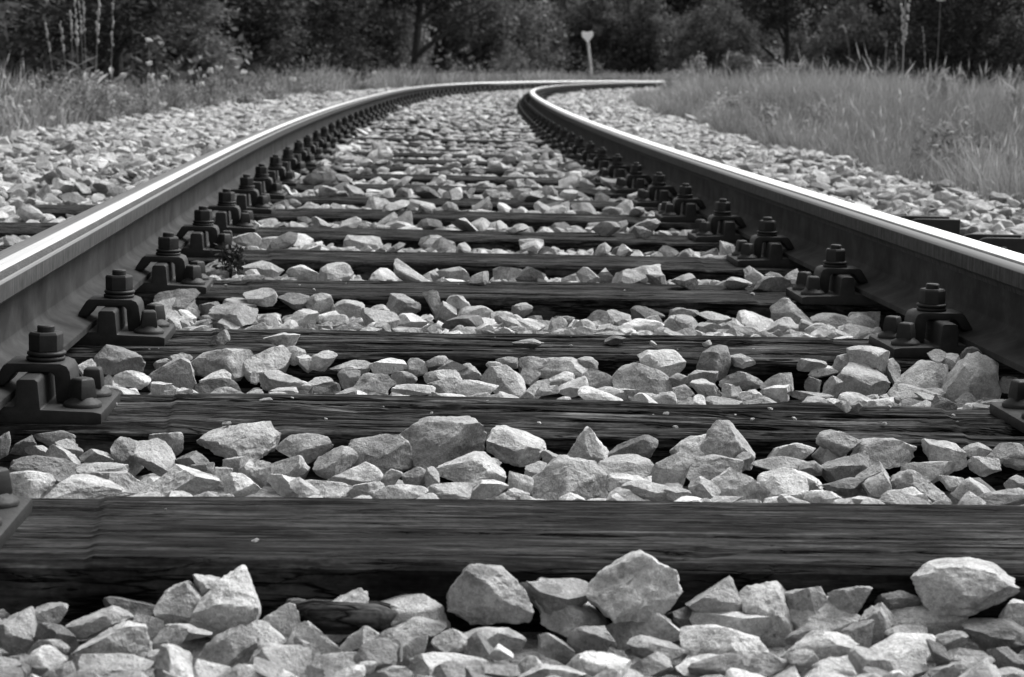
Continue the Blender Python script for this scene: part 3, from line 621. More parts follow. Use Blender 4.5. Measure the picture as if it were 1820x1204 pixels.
for st in stones:                                # the stones already placed
    P = st['V'][::3]+st['C']; i = ((P[:, 0]-GX0)/G).astype(int); j = ((P[:, 1]-GY0)/G).astype(int)
    ok = (i >= 0) & (i < GNX) & (j >= 0) & (j < GNY); np.maximum.at(HF, (i[ok], j[ok]), P[ok, 2])
_SE = np.array([0.6]+[sleeper_s(n) for n in range(40)])
def level(s, o):
    s = np.asarray(s, float); k = np.clip(np.searchsorted(_SE, s), 1, 40)
    f = np.clip((s-_SE[k-1]-SWID/2)/np.maximum(_SE[k]-_SE[k-1]-SWID, .1), 0, 1); f = np.where(k == 1, np.interp(s, [1.25, 1.50, 1.69], [.6, .75, 1.0]), f)
    inner = np.interp(s, [0, 3.3, 4.2, 6, 9, 13, 30], [-.004, -.004, -.002, .0, -.002, .0, .006])
    inner = inner-f*np.interp(s, [0, 3.6, 6, 10, 14], [.036, .036, .028, .012, .004])
    left = np.interp(s, [0, 4, 5.7, 6.6, 10], [-.02, -.02, -.018, .012, .03]); right = np.interp(s, [0, 5, 7, 12, 22], [.0, .002, .008, .014, .028])
    a = np.abs(o); r = np.where(a < .74, inner, np.where(o < 0, left, right))
    return r-np.clip((a-1.7)/1.0, 0, 1)*.05
NVAR = 36
VARS = {k: [rock(100+i, k, fine=False) for i in range(NVAR)] for k in (1, 2, 3)}
fill = []                                        # x,y,z, ax,ay,az, var, rotation(3x3), tone
def edge_l(s): return -np.interp(s, [0, 11, 14, 23, 33, 60], [2.7, 2.58, 2.45, 2.85, 2.92, 3.0])
def edge_r(s): return np.interp(s, [0, 10, 60], [2.05, 2.08, 2.1])
def drop(npts, smin, smax, hs, kcand, slack):
    cand_s = rng.uniform(smin, smax, (npts, kcand)); 
    cand_o = rng.uniform(-2.75, 2.15, (npts, kcand))
    cx, cy, ct = track(cand_s, cand_o); lv = level(cand_s, cand_o)
    size = np.exp(rng.normal(math.log(hs), .28, npts)); tone = rng.choice([0, 1, 2, 3], npts, p=[.16, .42, .3, .12])
    lo = np.array([.12, .24, .36, .46]); hi = np.array([.22, .35, .46, .58]); tv = rng.uniform(lo[tone], hi[tone])
    el, er = edge_l(cand_s), edge_r(cand_s)
    wob = .12*noise3(np.stack([cand_s*1.1, cand_o*0, cand_o*0+4], -1))
    for q in range(npts):
        a = size[q]*rng.uniform(.85, 1.3); b = size[q]*rng.uniform(.75, 1.05); c = size[q]*rng.uniform(.5, .85); best = None
        ri, rj = max(int(a/G), 1), max(int(b/G), 1)
        dx = (np.arange(-ri, ri+1)*G/a)[:, None]; dy = (np.arange(-rj, rj+1)*G/b)[None]; rr = 1-dx*dx-dy*dy; inside = rr > 0; hh = c*np.sqrt(np.maximum(rr, 0))
        for k in range(kcand):
            o = cand_o[q, k]
            if o < el[q, k]+wob[q, k] or o > er[q, k]+wob[q, k]: continue
            i = int((cx[q, k]-GX0)/G); j = int((cy[q, k]-GY0)/G)
            if i-ri < 0 or j-rj < 0 or i+ri >= GNX or j+rj >= GNY: continue
            w = HF[i-ri:i+ri+1, j-rj:j+rj+1]; zz = (w+.8*hh)[inside].max()
            over = zz+c*.85-lv[q, k]
            if over > (slack if abs(o) > .74 or slack > .03 else min(slack, .008)): continue
            if best is None or over < best[0]: best = (over, zz, i, j, k)
        if best is None: continue
        _, zz, i, j, k = best
        w = HF[i-ri:i+ri+1, j-rj:j+rj+1]; w[inside] = np.maximum(w, zz+.8*hh)[inside]
        ang = rng.normal(0, .3, 3)
        fill.append((cx[q, k], cy[q, k], zz, a, b, c, int(rng.integers(NVAR)), ang, tv[q], cand_s[q, k], cand_o[q, k]))
drop(9000, .8, 5.0, .024, 4, .004)
drop(5000, .8, 5.0, .017, 4, .006)
drop(3500, .8, 1.74, .021, 5, .012)
drop(16000, 3.2, 10.4, .026, 4, .012)
drop(1900, 3.4, 10.4, .03, 3, .035)
drop(8000, 3.2, 10.4, .017, 3, .010)
# far ballast: one loose layer
nf = 36000
fs = 10.2+(72-10.2)*rng.random(nf)**1.45; fo = rng.uniform(-3.05, 2.2, nf)
wob = .15*noise3(np.stack([fs*.8, fo*0, fo*0+4], -1)); ok = (fo > edge_l(fs)+wob) & (fo < edge_r(fs)+wob) & (np.abs(np.abs(fo)-.7535) > .085)
ok &= ~((fs < 30) & (np.abs(np.abs(fo)-.7535) < .15))
fs, fo = fs[ok], fo[ok]; fx, fy, _ = track(fs, fo)
on_sl = np.abs(((fs-S0)/SP+.5) % 1-.5)*SP < SWID/2
keep = ~(on_sl & (np.abs(fo) < .95) & (rng.random(len(fs)) < np.interp(fs, [10, 16, 30], [.95, .92, .7])))
fs, fo, fx, fy = fs[keep], fo[keep], fx[keep], fy[keep]
fz = level(fs, fo)-np.where(np.abs(fo) < .74, .020, .016)+rng.uniform(-.014, .006, len(fs))

FX = np.array([f[0] for f in fill]); FY = np.array([f[1] for f in fill])
# the largest fill stones in the picture become stones of their own, so that 300 stand out singly
rank = []
for i, f in enumerate(fill):
    u, v = proj(np.array(f[:3])); dist = f[1]
    top = f[2]+f[5]-level(f[9], f[10])
    if 0 < u < PW and 180 < v < PH and f[9] > 3.1 and top > -.004: rank.append((f[3]*f[5]/dist**2, i))
rank.sort(reverse=True)
n_single = 300-len(stones)
single = set(i for _, i in rank[:max(n_single, 0)])
def rot_small(a):
    cx, sx, cy, sy, cz, sz = math.cos(a[0]), math.sin(a[0]), math.cos(a[1]), math.sin(a[1]), math.cos(a[2]), math.sin(a[2])
    return np.array([[cz, -sz, 0], [sz, cz, 0], [0, 0, 1]])@np.array([[cy, 0, sy], [0, 1, 0], [-sy, 0, cy]])@np.array([[1, 0, 0], [0, cx, -sx], [0, sx, cx]])
for i in sorted(single):
    f = fill[i]; V, F = rock(5000+i, 4); Vw = (V*np.array([f[3], f[4], f[5]]))@rot_small(f[7]).T
    u, v = proj(np.array(f[:3])); n = next((k for k in range(1, 40) if f[9] < sleeper_s(k)), 40)
    tn = 'd' if f[8] < .25 else 'm' if f[8] < .365 else 'p' if f[8] < .46 else 'b'
    d = f[1]; stones.append(dict(C=np.array(f[:3]), V=Vw, F=F, tone=f[8], tn=tn, bay=n, w=2*f[3], h=2*f[5], dep=2*f[4], box=(u-f[3]/d*FPX, v-f[5]/d*FPX, u+f[3]/d*FPX, v+f[5]/d*FPX), on=False, off=f[10]))
# merge the rest
VV = []; FF = []; TT = []; base = 0
def emit(V, F, tone):
    global base
    VV.append(V); FF.append(F+base); TT.append(np.full(len(V), tone)); base += len(V)
for i, f in enumerate(fill):
    if i in single: continue
    lod = 3 if f[1] < 3.4 else 2 if f[1] < 7 else 1
    V, F = VARS[lod][f[6]]; emit((V*np.array([f[3], f[4], f[5]])*1.08)@rot_small(f[7]).T+np.array(f[:3]), F, f[8])
V0 = np.stack([VARS[1][i][0] for i in range(NVAR)]); F0 = ICO[1][1]
vi = rng.integers(NVAR, size=len(fs)); sz = np.exp(rng.normal(math.log(.031), .25, len(fs)))*np.interp(fs, [10, 40], [1.0, 1.25])
sc = np.stack([sz*rng.uniform(.9, 1.35, len(fs)), sz*rng.uniform(.8, 1.2, len(fs)), sz*rng.uniform(.55, .9, len(fs))], 1)
an = rng.uniform(0, 6.28, len(fs)); ca, sa = np.cos(an), np.sin(an); W3 = V0[vi]*sc[:, None]; tl = rng.normal(0, .25, (len(fs), 1))
X3 = W3[..., 0]*ca[:, None]-W3[..., 1]*sa[:, None]; Y3 = W3[..., 0]*sa[:, None]+W3[..., 1]*ca[:, None]; Z3 = W3[..., 2]+tl*X3
VF = np.stack([X3+fx[:, None], Y3+fy[:, None], Z3+fz[:, None]], -1).reshape(-1, 3)
nv1 = V0.shape[1]; FB = (F0[None]+(np.arange(len(fs))*nv1)[:, None, None]).reshape(-1, 3)+base
tf = rng.choice([.2, .31, .4, .5], len(fs), p=[.14, .42, .32, .12])*rng.uniform(.9, 1.1, len(fs))
VV.append(VF); FF.append(FB); TT.append(np.repeat(tf, nv1))
bal = link('ballast', mesh_np('ballast', np.concatenate(VV), [np.concatenate(FF)], smooth=False, attr={'tone': np.concatenate(TT)}, mats=[M_BALLAST]))
tag(bal, 'crushed pale limestone ballast filling the track and both shoulders', 'ballast', kind='stuff')

# labels for the 300 single stones: size, tone, shape, bay, place; ties are told apart by order
BAYN = {0: 'before the nearest sleeper', 1: 'behind the nearest sleeper', 2: 'behind the second sleeper', 3: 'behind the third sleeper'}
def shape_word(st):
    r = st['w']/max(st['h'], 1e-4)
    key = (int(st['box'][0]), int(st['box'][1]))
    return 'flat' if r > 2.1 else 'wide' if r > 1.5 else 'blocky' if r > 1.05 else 'upright'
def place_word(st):
    u = (st['box'][0]+st['box'][2])/2/PW
    if 'off' in st and abs(st['off']) > .75: return 'beyond the left rail' if st['off'] < 0 else 'beyond the right rail'
    return ['near left rail', 'left of centre', 'in mid track', 'right of centre', 'near right rail'][min(4, max(0, int(u*5)))]
def where(st):
    if st['on']: return 'lying on the %s sleeper' % ('second' if st['box'][1] > 625 else 'third' if st['box'][1] > 540 else 'fourth')
    if st['bay'] in BAYN: return BAYN[st['bay']]
    return 'beyond the fourth sleeper' if st['bay'] > 3 else ''
groups = {}
for st in stones:
    A = st['w']*st['h']; sw = 'big' if A > .0042 else 'middling' if A > .0018 else 'small'
    tw = {'d': 'dark', 'm': 'grey', 'p': 'pale', 'b': 'whitish'}[st['tn']]
    st['lab'] = '%s %s %s stone %s %s' % (sw, tw, shape_word(st), where(st), place_word(st)); groups.setdefault(st['lab'], []).append(st)
for lab, gsts in groups.items():
    if len(gsts) == 1: continue
    gsts.sort(key=lambda s: (s['box'][0]+s['box'][2]))
    n = len(gsts)
    for k, st in enumerate(gsts):
        wd = 'leftmost' if k == 0 else 'rightmost' if k == n-1 else ('middle' if n == 3 else ORD[k]+' from left')
        st["lab"] = lab+", %s of %s" % (wd, {2: "two", 3: "three", 4: "four", 5: "five", 6: "six", 7: "seven", 8: "eight", 9: "nine", 10: "ten", 11: "eleven", 12: "twelve"}.get(n, "many"))
for st in stones:
    me = mesh_np('ballast_stone', st['V'], [st['F']], smooth=True, mats=[M_STONE]); me.set_sharp_from_angle(angle=math.radians(26))
    o = link('ballast_stone', me); o.location = tuple(map(float, st['C'])); o.color = (st['tone'],)*3+(1,)
    tag(o, st['lab'], 'stone', 'ballast stones nearest the viewer')

# ------------------------------------------------------------------ small things on the track
def timber_chunk():
    a = hit(498, 1062, -.035); b = hit(727, 1068, -.035); L = np.linalg.norm(b-a); c = (a+b)/2
    lo, hi = bay_limits(0)
    nx, npf = 60, 20; t = np.linspace(0, 2*math.pi, npf, endpoint=False); X = np.linspace(-L/2, L/2, nx)
    R = np.stack([np.cos(t)*.022, np.sin(t)*.014], 1); q = np.abs(np.stack([np.cos(t), np.sin(t)], 1)).max(1); R = R/q[:, None]**.7
    tp = np.clip((L/2-np.abs(X))/.03, .15, 1)**.5
    P = np.zeros((nx, npf, 3)); P[..., 0] = X[:, None]; P[..., 1] = R[:, 0]*tp[:, None]; P[..., 2] = R[:, 1]*tp[:, None]
    P[..., 2] += .003*fbm(np.stack([P[..., 0]*9, P[..., 1]*70, P[..., 2]*70], -1), 3); P[..., 1] += .002*fbm(np.stack([P[..., 0]*9+5, P[..., 1]*70, P[..., 2]*70], -1), 3)
    i = (np.arange(nx-1)[:, None]*npf+np.arange(npf)).ravel(); j = (np.arange(nx-1)[:, None]*npf+(np.arange(npf)+1) % npf).ravel()
    V = P.reshape(-1, 3); F = np.stack([i, j, j+npf, i+npf], 1); k = np.arange(npf); bb = len(V)
    V = np.concatenate([V, [[-L/2, 0, 0], [L/2, 0, 0]]]); c0 = np.stack([np.full(npf, bb), (k+1) % npf, k], 1); c1 = np.stack([np.full(npf, bb+1), (nx-1)*npf+k, (nx-1)*npf+(k+1) % npf], 1)
    o = link('timber_chunk', mesh_np('timber_chunk', V, [F, c0, c1], mats=[M_WOOD1])); s, _o = to_track(c[0], c[1])
    x, y, th = track(hi-.03, float(_o[0])); o.location = (float(x), float(y), -.041); o.rotation_euler = (0, .03, -float(th))
    tag(o, 'dark weathered timber chunk lying against the nearest sleeper', 'timber')
timber_chunk()

def crumbs():
    g = np.random.default_rng(9); V_ = []; F_ = []; T_ = []; b0 = 0
    for k in range(75):
        n = int(g.choice([0, 1, 2, 3], p=[.2, .4, .25, .15])); o = g.uniform(-.95, .95); u = g.uniform(-.11, .11); x, y, t = track(sleeper_s(n)+u-o*sleeper_t(n), o)
        r = abs(g.normal(0, .0013))+.0007; V, F = VARS[2][int(g.integers(NVAR))]; V_.append(V*[r*1.6, r*1.2, r]+[float(x), float(y), r*.5]); F_.append(F+b0); T_.append(np.full(len(V), g.uniform(.3, .55))); b0 += len(V)
    tag(link('stone_grit', mesh_np('stone_grit', np.concatenate(V_), [np.concatenate(F_)], smooth=False, attr={'tone': np.concatenate(T_)}, mats=[M_BALLAST])), 'pale stone grit scattered over the near sleepers', 'grit', kind='stuff')
crumbs()

def end_cap(s, off, lab, z1):
    x, y, t = track(s, off)
    r = link('sleeper_anchor', None); r.location = (float(x), float(y), 0); r.rotation_euler = (0, 0, -float(t)+.02)
    def sheet(x0, x1, y0, y1, zt, rad):
        bm = bmesh.new(); pts = [(x0, -.13), (x1, -.13), (x1, zt)]
        for k in range(7): a = math.pi/2+k*math.pi/12; pts.append((x0+rad+rad*math.cos(a), zt-rad+rad*math.sin(a)))
        extrude_profile(bm, pts, y0, y1); bevel_all(bm, .0015, 1, 50); return bm_mesh('anchor_plate', bm, M_PLATE, 40)
    link('anchor_plate', sheet(-.075, .085, -.055, -.045, z1, .035), r); link('anchor_plate', sheet(-.10, .07, .005, .015, z1+.004, .035), r)
    bm = bmesh.new(); lathe(bm, [(.011, 0), (.011, .012), (.008, .015)], 0, 0, 6); bmesh.ops.rotate(bm, verts=bm.verts, cent=(0, 0, 0), matrix=Matrix.Rotation(math.pi/2, 3, 'X'))
    for v in bm.verts: v.co += Vector((.0, -.055, z1-.032))
    link('bolt_head', bm_mesh('bolt_head', bm, M_PLATE), r)
    tag(r, lab, 'sleeper anchor', 'steel anchor plates beyond the right rail')
end_cap(sleeper_s(5)-.15, 1.355, 'dark steel anchor plates on a sleeper end beyond the right rail, nearer pair', .034)
end_cap(sleeper_s(6)-.15, 1.355, 'dark steel anchor plates on a sleeper end beyond the right rail, farther pair', .03)

# ------------------------------------------------------------------ meadow and verge
def blades(name, P, H, Wd, tone, lean, mat, label, cat, head=None):
    n = len(P); az = rng.uniform(0, 6.283, n); la = rng.uniform(0, 6.283, n)
    sx, sy = np.cos(az)*Wd, np.sin(az)*Wd; lx, ly = np.cos(la)*lean*H, np.sin(la)*lean*H
    V = np.zeros((n, 5, 3))
    V[:, 0] = P+np.stack([-sx, -sy, 0*sx], 1); V[:, 1] = P+np.stack([sx, sy, 0*sx], 1)
    mid = P+np.stack([lx*.3, ly*.3, H*.55], 1)+rng.normal(0, .05, (n, 3))*H[:, None]*[1, 1, .3]; V[:, 2] = mid+np.stack([sx*.8, sy*.8, 0*sx], 1); V[:, 3] = mid-np.stack([sx*.8, sy*.8, 0*sx], 1)
    V[:, 4] = P+np.stack([lx, ly, H], 1)
    b = np.arange(n)*5; Q = np.stack([b, b+1, b+2, b+3], 1); T = np.stack([b+3, b+2, b+4], 1)
    Va = V.reshape(-1, 3); ta = np.repeat(tone, 5); Fs = [Q, T]
    if head is not None:                         # seed heads: small lozenges at the tip
        k = np.nonzero(head)[0]; m = len(k); hw = np.minimum(Wd[k]*1.3, .006); hl = H[k]*.2
        A = V[k, 4]; dirv = (V[k, 4]-mid[k]); dirv /= np.linalg.norm(dirv, axis=1)[:, None]; sd = np.stack([np.cos(az[k]), np.sin(az[k]), 0*hw], 1)
        HV = np.stack([A-dirv*hl[:, None]*.3, A+dirv*hl[:, None]*.3+sd*hw[:, None], A+dirv*hl[:, None], A+dirv*hl[:, None]*.3-sd*hw[:, None]], 1).reshape(-1, 3)
        hb = len(Va)+np.arange(m)*4; Fs[0] = np.concatenate([Q, np.stack([hb, hb+1, hb+2, hb+3], 1)]); Va = np.concatenate([Va, HV]); ta = np.concatenate([ta, np.repeat(tone[k]*1.5, 4)])
    o = link(name, mesh_np(name, Va, Fs, smooth=False, attr={'tone': ta}, mats=[mat])); tag(o, label, cat, kind='stuff'); return o
def meadow():
    n1, n2 = 150000, 120000
    s = np.concatenate([rng.uniform(4, 24, n1), 24+(80-24)*rng.random(n2)**1.2]); o = np.concatenate([2.0+7*rng.random(n1)**1.7, 2.0+18*rng.random(n2)**1.3])
    wob = .15*noise3(np.stack([s*.8, o*0, o*0+4], -1)); k = o > edge_r(s)+wob-.04; s, o = s[k], o[k]
    x, y, _ = track(s, o); u = (x/np.maximum(y, 1)); k = (u < .33) & (y > 3); s, o, x, y = s[k], o[k], x[k], y[k]
    cl = noise3(np.stack([x*1.1, y*.8, 0*x], -1)); cl2 = noise3(np.stack([x*3.2, y*3.2, 0*x+5], -1)); dens = cl*.5+cl2*.5
    k = rng.random(len(s)) < np.clip(.7+dens*1.1, .08, 1); s, o, x, y, cl, cl2 = (a[k] for a in (s, o, x, y, cl, cl2))
    z = ground_z(s, o)-.01
    edge = np.clip((o-2.0)/.9, .42, 1.0)
    H = edge*(.39+.20*cl+.12*cl2)*rng.uniform(.6, 1.25, len(s))*np.interp(y, [8, 30, 60], [1, 1.0, 1.0])
    Wd = rng.uniform(.0014, .0036, len(s))*np.interp(y, [6, 20, 70], [1, 1.8, 4])
    tone = np.clip(1+.55*cl+.45*cl2+rng.normal(0, .2, len(s)), .25, 2)
    hd = rng.random(len(s)) < .05
    blades('meadow_grass', np.stack([x, y, z], 1), H, Wd, tone, rng.uniform(.05, .45, len(s))+.6*(rng.random(len(s)) < .18), M_GRASS, 'tall pale meadow grass right of the track', 'grass', hd)
    n = 70000
    s = 7+(72-7)*rng.random(n)**1.3; o = -(2.3+4.5*rng.random(n)**1.5); wob = .12*noise3(np.stack([s*1.1, o*0, o*0+4], -1)); k = o < edge_l(s)+wob+.06; s, o = s[k], o[k]
    x, y, _ = track(s, o); k = (x/np.maximum(y, 1) > -.33); s, o, x, y = s[k], o[k], x[k], y[k]
    cl = noise3(np.stack([x*1.3, y*1.0, 0*x], -1)); cl2 = noise3(np.stack([x*3.5, y*3.5, 0*x+5], -1)); k = rng.random(len(s)) < np.clip(.6+cl*.5+cl2*.7, .05, 1); s, o, x, y, cl, cl2 = (a[k] for a in (s, o, x, y, cl, cl2))
    H = np.clip((-o-2.3)/.5, .35, 1)*(.33+.13*cl+.10*cl2)*rng.uniform(.5, 1.3, len(s)); Wd = rng.uniform(.003, .008, len(s))*np.interp(y, [8, 20, 70], [1, 1.5, 4])
    tone = np.clip(.85+.4*cl+.35*cl2+rng.normal(0, .3, len(s)), .2, 2)
    blades('verge_grass', np.stack([x, y, ground_z(s, o)-.01], 1), H, Wd, tone, rng.uniform(.1, .7, len(s)), M_WEED, 'ragged weeds and grass along the left ballast edge', 'grass', rng.random(len(s)) < .06)
meadow()

# ------------------------------------------------------------------ trees and shrubs
def leaf_cloud(g, C, R, nclump, nleaf, lsz, zlow, seed, dens=.0):
    """leaf quads in clumps through an ellipsoid; clump centres are rejected where a noise field is low, leaving gaps"""
    pts = []
    while len(pts) < nclump:
        p = g.uniform(-1, 1, (nclump*3, 3)); r = np.linalg.norm(p, axis=1); lump = .75+.35*noise3(p*2.1+seed)
        keep = (r < lump) & (r > .25*g.random(len(p))) & (noise3(p*3.0+seed+9) > -.25+dens); p = p[keep]*R+C; p = p[p[:, 2] > zlow]; pts += list(p)
    pts = np.array(pts[:nclump]); n = nclump*nleaf
    P = np.repeat(pts, nleaf, 0)+g.normal(0, 1, (n, 3))*lsz*2.0*np.array([1, 1, .7]); N = g.normal(0, 1, (n, 3))+[0, 0, .7]; N /= np.linalg.norm(N, axis=1)[:, None]
    A = np.cross(N, g.normal(0, 1, (n, 3))); A /= np.linalg.norm(A, axis=1)[:, None]; B = np.cross(N, A); L = lsz*g.uniform(.6, 1.3, (n, 1)); Wd = L*.5
    V = np.stack([P-A*L, P+B*Wd+A*L*.1, P+A*L, P-B*Wd+A*L*.1], 1).reshape(-1, 3)
    V[:, 2] = np.maximum(V[:, 2], .01)
    tone = np.repeat(np.clip(np.repeat(g.normal(1, .32, nclump), nleaf)+g.normal(0, .12, n), .35, 1.75), 4); b = np.arange(n)*4
    return V, np.stack([b, b+1, b+2, b+3], 1), tone
def trunk_mesh(g, H, r, lean=0.06, nl=6):
    bm = bmesh.new()
    def limb(p0, p1, r0, r1, seg=7, bend=.1):
        p0, p1 = Vector(p0), Vector(p1); d = (p1-p0); a = d.orthogonal().normalized(); b = d.cross(a).normalized(); ph = g.uniform(0, 6); rings = []
        for k in range(seg+1):
            t = k/seg; c = p0+d*t+(a*math.sin(t*3+ph)+b*math.cos(t*2.3+ph))*bend*d.length*t*(1-t); rr = r0+(r1-r0)*t
            rings.append([bm.verts.new(c+(a*math.cos(q*math.pi/4)+b*math.sin(q*math.pi/4))*rr*(1+.12*math.sin(3*q+k))) for q in range(8)])
        for x_, y_ in zip(rings, rings[1:]):
            for q in range(8): bm.faces.new((x_[q], x_[(q+1) % 8], y_[(q+1) % 8], y_[q]))
        bm.faces.new(rings[-1])
    top = (g.normal(0, lean)*H, g.normal(0, lean)*H, H*.85); limb((0, 0, -.2), top, r, r*.25)
    for k in range(nl):
        t = .12+.75*k/nl; a = g.uniform(0, 6.28); p = [top[0]*t, top[1]*t, H*.85*t]; L = H*.32*(1-.4*t); limb(p, (p[0]+math.cos(a)*L, p[1]+math.sin(a)*L, p[2]+L*g.uniform(.2, .7)), r*(1-t)*.55+.01, .008, 5)
    return bm_mesh('trunk', bm, M_BARK, 60)
TREE_KINDS = {}
def tree_kind(key, H, R, lsz, ncl, nlf, mat, zlow, r, seed, dens=0.0):
    g = np.random.default_rng(seed); V, F, t = leaf_cloud(g, np.array([0, 0, H*.5]), np.array([R, R, H*.58]), ncl, nlf, lsz, zlow, seed, dens)
    # extra low growth, the only part the low camera sees
    V2, F2, t2 = leaf_cloud(g, np.array([0, 0, min(H*.25, 1.1)]), np.array([R*.95, R*.95, min(H*.3, 1.3)]), int(ncl*.8), nlf, lsz*.8, max(zlow, .02), seed+3, dens)
    TREE_KINDS[key] = (trunk_mesh(g, H, r), mesh_np('crown', np.concatenate([V, V2]), [np.concatenate([F, F2+len(V)])], smooth=False, attr={'tone': np.concatenate([t, t2])}, mats=[mat]))
tree_kind('dark_near', 4.2, 1.7, .036, 800, 20, M_LEAFD, .25, .07, 41)
tree_kind('mid_near', 3.4, 1.4, .038, 700, 20, M_LEAFM, .15, .05, 42, .1)
tree_kind('dark_far', 6.0, 3.0, .09, 1000, 18, M_LEAFD, .1, .12, 43)
tree_kind('mid_far', 5.2, 2.8, .085, 1000, 18, M_LEAFM, .05, .10, 44)
tree_kind('shrub', 1.7, 1.1, .09, 240, 12, M_LEAFL, .02, .03, 45)
tree_kind('sapling', 3.6, 1.2, .05, 200, 14, M_LEAFD, .95, .055, 46)
TREES = [  # kind, x, y, scale, label
 ('dark_near', -5.3, 21.5, 1.05, 'dense dark tree at the left edge of the frame behind the white flowers'),
 ('dark_near', -7.2, 27.0, 1.2, 'dark tree half hidden behind the leftmost tree'),
 ('mid_near', -4.4, 23.5, 1.0, 'greyer loose leafed tree behind the tall dry stalks'),
 ('sapling', -3.75, 18.0, 1.0, 'young tree with a bare dark trunk among the tall stalks'),
 ('dark_near', -4.9, 30.0, 1.25, 'dark leafy tree right of the young bare trunk'),
 ('mid_near', -5.5, 36.0, 1.35, 'pale leafed tree standing back behind the left verge'),
 ('dark_near', -4.2, 38.0, 1.3, 'dark tree above the clump of pale verge flowers'),
 ('dark_far', -7.5, 50.0, .95, 'large dark tree deep behind the left verge'),
 ('mid_far', -4.4, 52.0, .8, 'mid grey bushy tree above the bend of the left rail'),
 ('mid_far', -2.0, 64.0, .9, 'grey tree behind the start of the far bend'),
 ('mid_far', -0.9, 79.0, .9, 'mid grey tree behind the flat bright far rail'),
 ('mid_far', -3.4, 76.0, 1.0, 'grey bushy tree standing deep between two darker ones'),
 ('mid_far', 2.4, 86.0, 1.0, 'broad grey tree left behind the heart shaped sign'),
 ('mid_far', 5.0, 85.0, .9, 'grey bushy tree directly behind the heart shaped sign'),
 ('mid_far', 8.0, 82.0, .8, 'leafy grey tree right of the heart shaped sign'),
 ('dark_far', 10.2, 92.0, 1.1, 'dark tree in the gap behind the pale shrub'),
 ('dark_far', 13.4, 96.0, 1.15, 'very dark tree behind the fence and pale shrub'),
 ('dark_far', 8.0, 98.0, 1.2, 'dark backmost tree left of the fence'),
 ('mid_far', 6.4, 62.0, .55, 'small bushy tree at the left end of the meadow edge'),
 ('mid_far', 10.4, 58.0, .7, 'rounded grey tree standing on the meadow right of the fence'),
 ('dark_far', 12.5, 64.0, .95, 'dark tree behind the drooping grass stalk'),
 ('dark_far', 11.6, 50.0, .8, 'dark tree behind the tall forked stalk'),
 ('dark_far', 13.6, 54.0, .95, 'dark tree at the right edge of the frame'),
 ('dark_near', 9.2, 40.0, 1.2, 'nearer dark tree low behind the right meadow crest'),
 ('dark_far', 17.0, 66.0, 1.1, 'dark tree far back in the right corner'),
 ('dark_far', 16.5, 88.0, 1.2, 'backmost dark tree on the right'),
 ('dark_far', -11.0, 60.0, 1.1, 'backmost dark tree on the left'),
 ('dark_far', -9.0, 38.0, .9, 'dark tree behind the left edge trees'),
 ('sapling', -4.6, 31.0, 1.5, 'slim bare trunk in front of the thicket, third bay of the left wood'),
 ('sapling', -2.6, 48.0, 1.9, 'slim dark trunk above the middle of the left rail curve'),
 ('sapling', 9.0, 66.0, 2.0, 'slim dark trunk between fence and drooping stalk'),
 ('shrub', 9.6, 76.0, .85, 'pale rounded shrub beside the low fence'),
 ('shrub', 6.3, 55.0, .55, 'small pale pointed shrub at the left end of the meadow'),
]
first = set()
for kind, x, y, sc, lab in TREES:
    tm, cm = TREE_KINDS[kind]; g = random.Random(int(x*100+y)); s, o = to_track(x, y); z = float(ground_z(s, o)[0])
    r = link('shrub' if kind == 'shrub' else 'tree', None); r.location = (x, y, z-.02); r.rotation_euler = (0, 0, g.uniform(0, 6.28)); r.scale = (sc, sc, sc*g.uniform(.9, 1.1)*(.62 if x < -3 and y < 40 else 1))
    link('trunk', tm, r); link('crown', cm, r); tag(r, lab, 'shrub' if kind == 'shrub' else 'tree', 'trees around the curve')
# the wood behind everything, an uncountable mass
g = np.random.default_rng(77); VW = []; FW = []; TW = []; b0 = 0
for k in range(46):
    a = -34+68*k/45; yy = 108+8*math.sin(k*1.7)+g.uniform(-3, 3); xx = a*1.15+6
    V, F, t = leaf_cloud(g, np.array([xx, yy, 3.0]), np.array([3.2, 2.6, 4.2]), 300, 10, .24, -.1, 100+k); VW.append(V); FW.append(F+b0); TW.append(t); b0 += len(V)
tag(link('far_wood', mesh_np('far_wood', np.concatenate(VW), [np.concatenate(FW)], smooth=False, attr={'tone': np.concatenate(TW)}, mats=[M_LEAFD])), 'dark mass of far woodland closing the view', 'wood', kind='stuff')

# thicket between and in front of the trees, and broad leaved herbs in the grass: masses nobody could count
def mass(name, spots, mat, label, cat, lsz, ncl, nlf, tones=(.55, .8, 1.0, 1.3, 1.8)):  # lightest thicket tones paint sunlit clumps into the leaf colour
    g = np.random.default_rng(len(name)*31); A = []; B = []; T = []; b0 = 0
    for k, (x, y, rx, h, sc) in enumerate(spots):
        s_, o_ = to_track(x, y); z = float(ground_z(s_, o_)[0])
        V, F, t = leaf_cloud(g, np.array([0, 0, h*.42]), np.array([rx, rx, h*.6]), max(int(ncl*sc), 6), nlf, lsz*(.6+.5*sc), .0, 500+k, g.uniform(-.05, .2)); A.append(V+[x, y, z]); B.append(F+b0); T.append(t*g.choice(tones)); b0 += len(V)
    tag(link(name, mesh_np(name, np.concatenate(A), [np.concatenate(B)], smooth=False, attr={'tone': np.concatenate(T)}, mats=[mat])), label, cat, kind='stuff')
_g = np.random.default_rng(21); _sp = []
PATH = np.array([(-7.5, 22), (-6.2, 28), (-6.2, 36), (-6.5, 46), (-4.5, 58), (-2.5, 74), (2.5, 86), (6.5, 90), (10, 90), (13, 84), (13.6, 70), (13.6, 58), (12.5, 46)], float)
